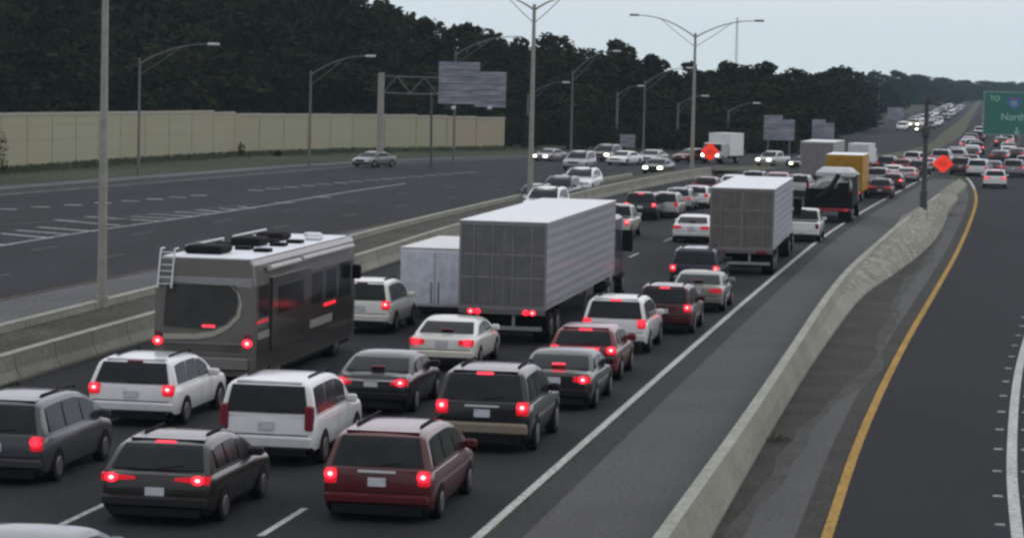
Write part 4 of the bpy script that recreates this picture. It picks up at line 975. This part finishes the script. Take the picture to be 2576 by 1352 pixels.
def semi(x, y, label, Ln=15.6, W=2.6, H=4.05, side=(.25, .25, .28), rear=(.115, .115, .118), top=(.60, .62, .64), lights=True, cab=(.06, .06, .07), logo=False):
    X, Y = P(x, y); h = lane_heading(Y)
    r = empty('semi_truck', (X, Y, .01), -h, label, 'truck'); w = W/2; zf = 1.18
    mb = MB(); mb.box(-w, w, .05, Ln, zf, H-.04); pack(mb, 'trailer_box', 'side', r, side)
    mb = MB(); mb.box(-w-.012, w+.012, .02, Ln+.01, H-.038, H, bev=.015); mb.v = [(a, b, c) for a, b, c in mb.v]; pack(mb, 'roof', 'flatpaint', r, top)
    for s in (-1, 1):
        mb = MB(); a, b = (.03, w-.09) if s > 0 else (-w+.09, -.03); mb.box(a, b, 0, .048, zf+.14, H-.18)
        o = pack(mb, 'rear_door', 'doors', r, rear)
        for k, hx in enumerate((.30, .86)):
            mb = MB(); mb.tube([(s*hx, -.03, zf+.08), (s*hx, -.03, H-.12)], .018, 6); pack(mb, 'lock_rod', 'flatpaint', r, [c*1.6 for c in rear], parent=o)
        for z in (zf+1.0, zf+1.75):
            mb = MB(); mb.box(a+.02, b-.02, -.012, -.002, z, z+.045); pack(mb, 'hinge_band', 'flatpaint', r, [c*1.7 for c in rear], parent=o)
    mb = MB()   # door frame
    mb.box(-w, -w+.08, -.012, .046, zf-.02, H-.05); mb.box(w-.08, w, -.012, .046, zf-.02, H-.05); mb.box(-w+.082, w-.082, -.010, .046, H-.16, H-.052); mb.box(-w+.082, w-.082, -.010, .046, zf-.02, zf+.12)
    pack(mb, 'door_frame', 'flatpaint', r, [c*1.35 for c in rear])
    mb = MB(); mb.box(-w+.02, w-.02, -.04, .10, zf-.17, zf-.025); pack(mb, 'rear_sill', 'flatpaint', r, (.10, .095, .095))
    for s in (-1, 1):
        for q in (0, 1):
            mb = MB(); cx = s*(.82)+(q-.5)*.20; disc(mb, cx, -.055, zf-.095, .092)
            pack(mb, 'tail_light', ['bulb_on', 'core_on' if q == (0 if s < 0 else 1) else 'bulb_on'] if lights else ['tail_off', 'tail_off'], r)
    mb = MB(); mb.box(-w+.12, w-.12, .0, .12, .50, .62); mb.box(-.04+.35, .04+.35, .02, .10, .622, zf-.175); mb.box(-.04-.7, .04-.7, .02, .10, .622, zf-.175); pack(mb, 'underride_guard', 'flatpaint', r, (.20, .20, .20))
    mb = MB(); mb.box(-.55, .55, .4, Ln-.8, zf-.30, zf-.004); pack(mb, 'chassis', 'trim', r)
    for ya, yb_ in ((3.3, 3.36), (.75, .79)):
        mb = MB(); mb.box(-w+.1, w-.1, ya, yb_, .35, zf-.1); pack(mb, 'mud_flap', 'trim', r)
    wheels(r, (1.35, 2.65, Ln-1.2), W)
    for s in (-1, 1):
        mb = MB(); mb.box(s*.9-.05, s*.9+.05, Ln-4.5, Ln-4.35, .15, zf-.31); pack(mb, 'landing_leg', 'galv_dark', r)
    # tractor
    mb = MB(); mb.box(-1.2, 1.2, Ln+.6, Ln+2.9, .9, 3.35, bev=.12); mb.box(-1.05, 1.05, Ln+2.85, Ln+4.4, .7, 2.05, bev=.14); pack(mb, 'cab', 'paint', r, cab, 30)
    for s in (-1, 1):
        mb = MB(); mb.box(min(s*1.22, s*1.60), max(s*1.22, s*1.60), Ln+2.6, Ln+2.75, 1.9, 2.75, bev=.03); pack(mb, 'mirror', 'trim', r)
        mb = MB(); mb.tube([(s*1.1, Ln+.42, .9), (s*1.1, Ln+.42, 3.6)], .07, 8); pack(mb, 'exhaust_stack', 'chrome', r)
    mb = MB(); mb.box(-1.0, 1.0, Ln+2.905, Ln+2.93, 2.15, 3.1); pack(mb, 'windshield', 'glass', r)
    wheels(r, (Ln+3.6,), 2.4, .5, .3)
    return r
r = semi(1260, 868, 'first semitrailer, nearest, with grimy dark doors and lit tail lights')
r2 = semi(1862, 693, 'second semitrailer with dusty brown doors and white roof, in the right lanes', Ln=14.0, H=3.95, rear=(.115, .108, .10), side=(.29, .30, .35), lights=False)
# cargo trailer / van boxes
def box_truck(x, y, label, Ln=5, W=2.35, H=2.9, z0=.75, body=WHITE, rear=None, top=WHITE, cab=True, lit='off', h=None, tow=False, name='box_truck', doors=2, front=False, nose=(.5, .5, .5), heads=None, rounded=0.0, cabc=None):
    X, Y = P(x, y)
    if h is None: h = lane_heading(Y)
    tot = Ln+(2.2 if cab else 0)
    if front: X += math.sin(h)*tot; Y += math.cos(h)*tot; h += math.pi
    r = empty(name, (X, Y, .01), -h, label, 'trailer' if tow else 'truck'); w = W/2
    mb = MB(); mb.box(-w, w, 0.04, Ln, z0, H-.04, bev=.03); pack(mb, 'cargo_box', 'side', r, body)
    mb = MB(); mb.box(-w-.01, w+.01, .02, Ln+.01, H-.039, H, bev=.015); pack(mb, 'roof', 'flatpaint', r, top)
    rear = rear or body
    for s in ((-1, 1) if doors == 2 else (0,)):
        a, b = {1: (.03, w-.07), -1: (-w+.07, -.03), 0: (-w+.08, w-.08)}[s]; mb = MB(); mb.box(a, b, 0, .036, z0+.1, H-.16); o = pack(mb, 'rear_door', 'doors', r, rear)
        mb = MB(); mb.box(*( (s*.12-.02, s*.12+.02) if s else (-.15, .15)), -.02, -.002, z0+.15, z0+.9); pack(mb, 'door_handle', 'galv_dark', r, parent=o)
    mb = MB(); mb.box(-w+.05, w-.05, -.03, .2, z0-.14, z0-.004); pack(mb, 'rear_sill', 'trim', r)
    for s in (-1, 1):
        mb = MB(); mb.box(s*(w-.2)-.09, s*(w-.2)+.09, -.05, -.032, z0-.12, z0-.02); pack(mb, 'tail_light', {'off': 'tail_off', 'dim': 'tail_dim', 'on': 'bulb_on'}[lit], r)
    mb = MB(); mb.box(-.5, .5, .3, Ln, z0-.25, z0-.005); pack(mb, 'chassis', 'trim', r)
    if cab:
        mb = MB(); mb.box(-w*.88, w*.88, Ln+.15, Ln+1.5, .55, min(H-.5, 2.2), bev=.12); mb.box(-w*.86, w*.86, Ln+1.45, Ln+2.2, .5, 1.25, bev=.1); pack(mb, 'cab', 'paint', r, cabc or body, 30)
        mb = MB(); mb.box(-w*.76, w*.76, Ln+1.505, Ln+1.53, 1.32, min(H-.5, 2.2)-.15); pack(mb, 'windshield', 'glass', r)
        for s in (-1, 1):
            mb = MB(); mb.box(s*w*.66-.13, s*w*.66+.13, Ln+2.18, Ln+2.24, .82, 1.04, bev=.02); pack(mb, 'headlight', 'head_on' if heads else 'head_off', r)
        wheels(r, (1.3, Ln+1.3), W*.95, .42, .3)
    else:
        wheels(r, (Ln*.45, Ln*.45+.85), W*.95, .34, .25)
        mb = MB(); mb.tube([(-.4, Ln, z0-.1), (0, Ln+1.3, z0-.15)], .05, 6); mb.tube([(.4, Ln, z0-.1), (0, Ln+1.3, z0-.15)], .05, 6); pack(mb, 'drawbar', 'trim', r)
    return r
box_truck(1092, 802, 'white cargo trailer with two rear doors between motorhome and first semitrailer', Ln=6.5, W=2.3, H=2.55, z0=.42, cab=False, tow=True, name='cargo_trailer', body=(.50, .50, .52), rear=(.50, .53, .60), top=(.55, .55, .55), lit='dim')
box_truck(2121, 508, 'yellow box truck with white roof beyond the tank truck', Ln=6, W=2.45, H=3.5, z0=.8, body=(.34, .19, .010), rear=(.30, .16, .010), top=(.7, .71, .72), lit='on', doors=1)
box_truck(2052, 470, 'grey box truck with domed pale roof left of the yellow truck', Ln=8, W=2.5, H=3.8, z0=.9, body=(.26, .26, .27), rear=(.17, .165, .17), top=(.6, .6, .58), doors=2)
box_truck(2158, 430, 'white truck whose roof shows just above the yellow truck', Ln=3, W=1.9, H=2.75, z0=.8, body=(.6, .6, .62), rear=(.5, .5, .52), top=(.7, .7, .72), doors=1)
box_truck(1785, 412, 'white box truck with headlights on, oncoming behind the orange diamond sign', Ln=3.4, W=2.2, H=3.2, z0=.8, body=(.55, .57, .57), top=(.6, .6, .6), front=True, h=.48, heads=True, cabc=(.35, .37, .36))
# tank truck
M['tankmetal'] = mat('tank_metal', (.10, .105, .105), .45, var=.12, scale=1.2, metal=.2)
X, Y = P(2080, 560); h = lane_heading(Y); r = empty('tank_truck', (X, Y, .01), -h, 'dark tank truck with a pale rounded hood on top and red rear bumper', 'truck')
mb = MB(); mb.tube([(0, .9, 1.85), (0, 1.1, 1.9), (0, 3.2, 2.0), (0, 7.2, 2.0), (0, 7.4, 1.9)], [.4, .70, .92, .92, .6], 22); pack(mb, 'tank', 'tankmetal', r, smooth=40)
mb = MB(); mb.box(-1.2, 1.2, .2, .34, .75, 1.55); mb.box(-1.15, .4, .36, 1.2, 1.0, 2.1); mb.box(.5, 1.0, .5, 1.4, 1.0, 2.5); mb.box(-1.2, -1.05, 1.3, 7, 1.0, 1.9); mb.box(1.05, 1.2, 1.3, 7, 1.0, 1.9); mb.box(-1.1, -1.0, .0, .2, .7, 2.6); mb.box(1.0, 1.1, .0, .2, .7, 2.6); mb.box(-.5, .5, .35, 9, .7, 1.05); pack(mb, 'frame', 'trim', r)
mb = MB(); mb.box(-.85, 1.15, 3.2, 6.5, 2.55, 3.3, bev=.26); pack(mb, 'pale_hood', 'flatpaint', r, (.40, .41, .41), 40)
mb = MB(); mb.tube([(-.5, -.25, 1.5), (.2, .1, 2.3), (.5, .45, 3.0)], .14, 8); pack(mb, 'discharge_pipe', 'trim', r)
mb = MB(); mb.box(-1.2, 1.2, -.12, .05, .72, .90, bev=.03); pack(mb, 'rear_bumper', 'flatpaint', r, (.22, .02, .02))
for s in (-1, 1):
    mb = MB(); mb.box(s*.95-.1, s*.95+.1, -.14, -.122, .76, .86); pack(mb, 'tail_light', 'tail_dim', r)
    mb = MB(); mb.box(min(s*.55, s*1.2), max(s*.55, s*1.2), .25, .3, .15, .7); pack(mb, 'mud_flap', 'trim', r)
mb = MB(); mb.box(-1.15, 1.15, 7.7, 9.4, .8, 2.9, bev=.12); pack(mb, 'cab', 'paint', r, (.05, .05, .05), 30)
wheels(r, (1.2, 2.5, 8.6), 2.45, .5, .45)
r.scale = (1.1, 1, 1)

# ------------------------------------------------------------------ motorhome
X, Y = P(508, 985); h = lane_heading(Y)
r = empty('motorhome', (X, Y, .01), -h, 'big brown and grey motorhome with white roof and black roof air conditioners', 'motorhome')
Lm, w, H, z0 = 11.5, 1.27, 3.65, .45
BR = (.085, .080, .070)
mb = MB()   # body loft: sides slope in slightly to the roof at the tail
ringz = [(z0, w), (1.3, w+.01), (2.9, w), (3.45, w-.05), (H-.06, w-.13)]
def ring(y, k): return [(-a*k, y+ (0.16*max(0, (z-1.2)/2.4) if y < .1 else (-.5*max(0, (z-1.4)/2.2) if y > Lm-.1 else 0)), z) for z, a in ringz]+[(a*k, y+(0.16*max(0, (z-1.2)/2.4) if y < .1 else (-.5*max(0, (z-1.4)/2.2) if y > Lm-.1 else 0)), z) for z, a in reversed(ringz)]
rs = [ring(0, .97), ring(.25, 1), ring(Lm-.3, 1), ring(Lm, .95)]
for a, b in zip(rs, rs[1:]):
    for j in range(len(a)): mb.poly([a[j], a[(j+1) % 10], b[(j+1) % 10], b[j]])
mb.poly(rs[0][::-1]); mb.poly(rs[-1])
pack(mb, 'body', 'paint', r, BR, 25)
mb = MB(); mb.box(-w+.14, w-.14, .28, Lm-.8, H-.058, H, bev=.02); pack(mb, 'roof', 'flatpaint', r, (.62, .64, .68))
def rearpt(x, z): return (x*.965, -.012+0.16*max(0, (z-1.2)/2.4), z)
mb = MB(); pts = [(-1.0, 2.9), (-1.05, 1.75), (.1, 1.72), (.55, 1.85), (.82, 2.15), (.88, 2.5), (.80, 2.92)]; mb.poly([rearpt(a, b) for a, b in pts]); pack(mb, 'rear_window', 'rv_glass', r)
mb = MB(); tr = [(.60, 2.98), (.86, 2.72), (.93, 2.45), (.86, 2.1), (.62, 1.84), (.25, 1.66), (-.2, 1.58), (-1.05, 1.55)]   # the pale swoosh
for i in range(len(tr)-1):
    (a, b), (c, d) = tr[i], tr[i+1]; th0 = .05+.02*min(i, 5); th1 = .05+.02*min(i+1, 5)
    q = [(a, b), (c, d), (c+th1*(.8 if i < 3 else 0.1), d-th1*(0.4 if i < 3 else 1)), (a+th0*(.8 if i < 4 else .1), b-th0*(.4 if i < 4 else 1))]
    mb.poly([(x_, y_-.008, z_) for x_, y_, z_ in (rearpt(*p) for p in q)])
pack(mb, 'stripe', 'flatpaint', r, (.27, .265, .225))
mb = MB(); q = [(-1.24, 3.12), (1.24, 3.12), (1.24, 2.86), (-1.24, 2.98)]; mb.poly([rearpt(*p) for p in q]); pack(mb, 'upper_band', 'flatpaint', r, (.20, .20, .215))
mb = MB(); mb.box(-1.15, 1.15, -.10, -.01, .62, .95, bev=.03); mb.box(-1.15, 1.15, -.02, -.004, 1.30, 1.36); mb.box(-1.15, 1.15, -.02, -.004, 1.05, 1.08); pack(mb, 'rear_bumper', 'flatpaint', r, (.14, .135, .13))
for k in range(5):
    mb = MB(); mb.box(-.95, .95, -.022, -.012, 1.12+.035*k-.0, 1.13+.035*k); 
    if k in (0, 2, 4): pack(mb, 'vent_slat', 'trim', r)
for s in (-1, 1):
    mb = MB(); x0 = s*1.13; mb.box(x0-.07, x0+.07, -.03, .0, 1.28, 1.62, bev=.01); o = pack(mb, 'tail_light', 'tail_off', r)
    mb = MB(); disc(mb, x0, -.05, 1.36, .12); pack(mb, 'bulb', ['bulb_on', 'core_on'], r, parent=o)
mb = MB(); p_ = rearpt(.0, 1.80); mb.box(-.02, .30, p_[1]-.03, p_[1]-.01, 1.76, 1.83); pack(mb, 'stop_light', 'bulb_stop', r)
# ladder
mb = MB()
for lx in (-1.15, -.80): mb.tube([(lx, -.06, 1.7+1.1), (lx, .10, 3.4), (lx, .22, 3.85), (lx, .5, 3.85)], .025, 6)
for k in range(6): mb.tube([(-1.15, .06+.03*k, 2.9+.17*k), (-.80, .06+.03*k, 2.9+.17*k)], .02, 6)
pack(mb, 'ladder', 'lamp', r)
for (x0, x1, y0, y1, hh) in [(-.85, .10, 1.2, 2.3, .24), (-.60, .20, 4.6, 5.6, .26), (-.60, .15, 7.2, 8.2, .24)]:
    mb = MB(); mb.box(x0, x1, y0, y1, H+.003, H+hh, bev=.06); pack(mb, 'air_conditioner', 'trim', r, smooth=30)
for (x0, y0) in [(.35, 5.0), (.45, 6.4), (-.1, 3.2), (.3, 9.2), (-.95, 3.4), (-1.0, 6.3), (.55, 2.6), (-.9, 9.0), (.6, 7.9), (-.2, 6.3), (.1, 9.8), (-.9, 7.9), (-1.0, 4.6)]:
    mb = MB(); mb.box(x0, x0+.4, y0, y0+.45, H+.003, H+.10, bev=.02); pack(mb, 'roof_vent', 'trim' if y0 < 7 else 'lamp', r)
mb = MB()
for k in range(2):
    mb.tube([(-w+.10, 2.5+k*4.5, H+.12), (-w+.10, 6+k*4.5, H+.12)], .03, 6)
for yy in (2.5, 6, 7, 10.5): mb.tube([(-w+.10, yy, H-.05), (-w+.10, yy, H+.12)], .025, 5)
pack(mb, 'roof_rack', 'lamp', r)
for (a, b, z) in [(1.2, 4.3, H-.32), (4.6, 10.5, H-.30)]:
    mb = MB(); mb.tube([(w+.07, a, z), (w+.07, b, z)], .075, 8); pack(mb, 'awning', 'awn', r) if 'awn' in M else pack(mb, 'awning', 'flatpaint', r, (.34, .34, .33))
mb = MB(); mb.box(w+.0105, w+.0145, .35, Lm-.6, .50, 2.88); pack(mb, 'side_panel', 'paint', r, (.026, .024, .021))
mb = MB(); mb.box(w-.0, w+.07, 1.6, 5.6, 1.0, 3.05, bev=.02); so = pack(mb, 'slide_out', 'paint', r, (.028, .025, .022))
for (ya, yb_, za, zb_) in [(.5, 1.4, 2.0, 2.9), (6.0, 7.2, 1.9, 2.8), (7.6, 8.8, 1.9, 2.8), (9.2, 10.6, 1.8, 2.9)]:
    mb = MB(); mb.box(w+.0, w+.016, ya, yb_, za, zb_); pack(mb, 'side_window', 'glass', r)
mb = MB(); mb.box(w+.071, w+.082, 2.2, 4.8, 2.0, 2.75); pack(mb, 'slide_window', 'glass', r, parent=so)
mb = MB(); mb.box(w+.001, w+.017, .4, 1.5, 1.42, 1.62); mb.box(w+.001, w+.017, 5.7, 8.4, 1.2, 1.45); pack(mb, 'side_stripe', 'flatpaint', r, (.17, .17, .15))
for (ya, yb_, zz, m_) in [(.25, 1.35, 1.86, 'tail_dim'), (7.4, 8.7, 1.72, 'tail_on')]:
    mb = MB(); mb.box(w+.017, w+.035, ya, yb_, zz, zz+.08); pack(mb, 'red_strip', m_, r)  # glowing red strips set on the motorhome's right side
mb = MB(); mb.box(w+.05, w+.30, 10.6, 10.75, 2.3, 2.75, bev=.04); pack(mb, 'mirror', 'trim', r)
mb = MB(); mb.box(-w+.1, w-.1, .3, Lm-.5, .30, z0-.005); pack(mb, 'chassis', 'trim', r)
wheels(r, (2.6, 9.2), 2.5, .48, .4)
# glowing bar and vertical lamp of the red wagon, pale trunk strip of the black sedan, chrome handles
def extra(cx, nm, boxes, m):
    root = [o for o in COL.objects if o.get('label', '').startswith(cx)][0]
    mb = MB()
    for b in boxes: mb.box(*b)
    link(nm, mb.mesh(nm, m, SZ), root)
extra('dark red wagon', 'light_bar', [(-.42, .42, -.045, -.02, .90, .97)], 'bulb_stop')
extra('black sedan with chrome', 'chrome_strip', [(-.66, .66, -.035, -.0, .86, .90)], 'lamp')
extra('dark red minivan', 'chrome_handle', [(-.34, .34, -.05, -.02, .985, 1.03)], 'lamp')
extra('black off-roader with tan', 'chrome_handle', [(-.34, .34, -.05, -.02, 1.02, 1.06)], 'lamp')

# ------------------------------------------------------------------ haze
mb = MB(); mb.box(-890, 1490, -59, 2890, -1, 60); hz = structure('haze', mb.mesh('haze', 'trim'), 'stuff')
m = bpy.data.materials.new('haze'); m.use_nodes = True; n = m.node_tree.nodes; n.clear(); o = n.new('ShaderNodeOutputMaterial'); v = n.new('ShaderNodeVolumePrincipled')
v.inputs['Color'].default_value = (.62, .85, 1.0, 1); v.inputs['Density'].default_value = 0.000095; v.inputs['Anisotropy'].default_value = 0.2
m.node_tree.links.new(v.outputs[0], o.inputs['Volume']); hz.data.materials.clear(); hz.data.materials.append(m)
hz.display_type = 'WIRE'
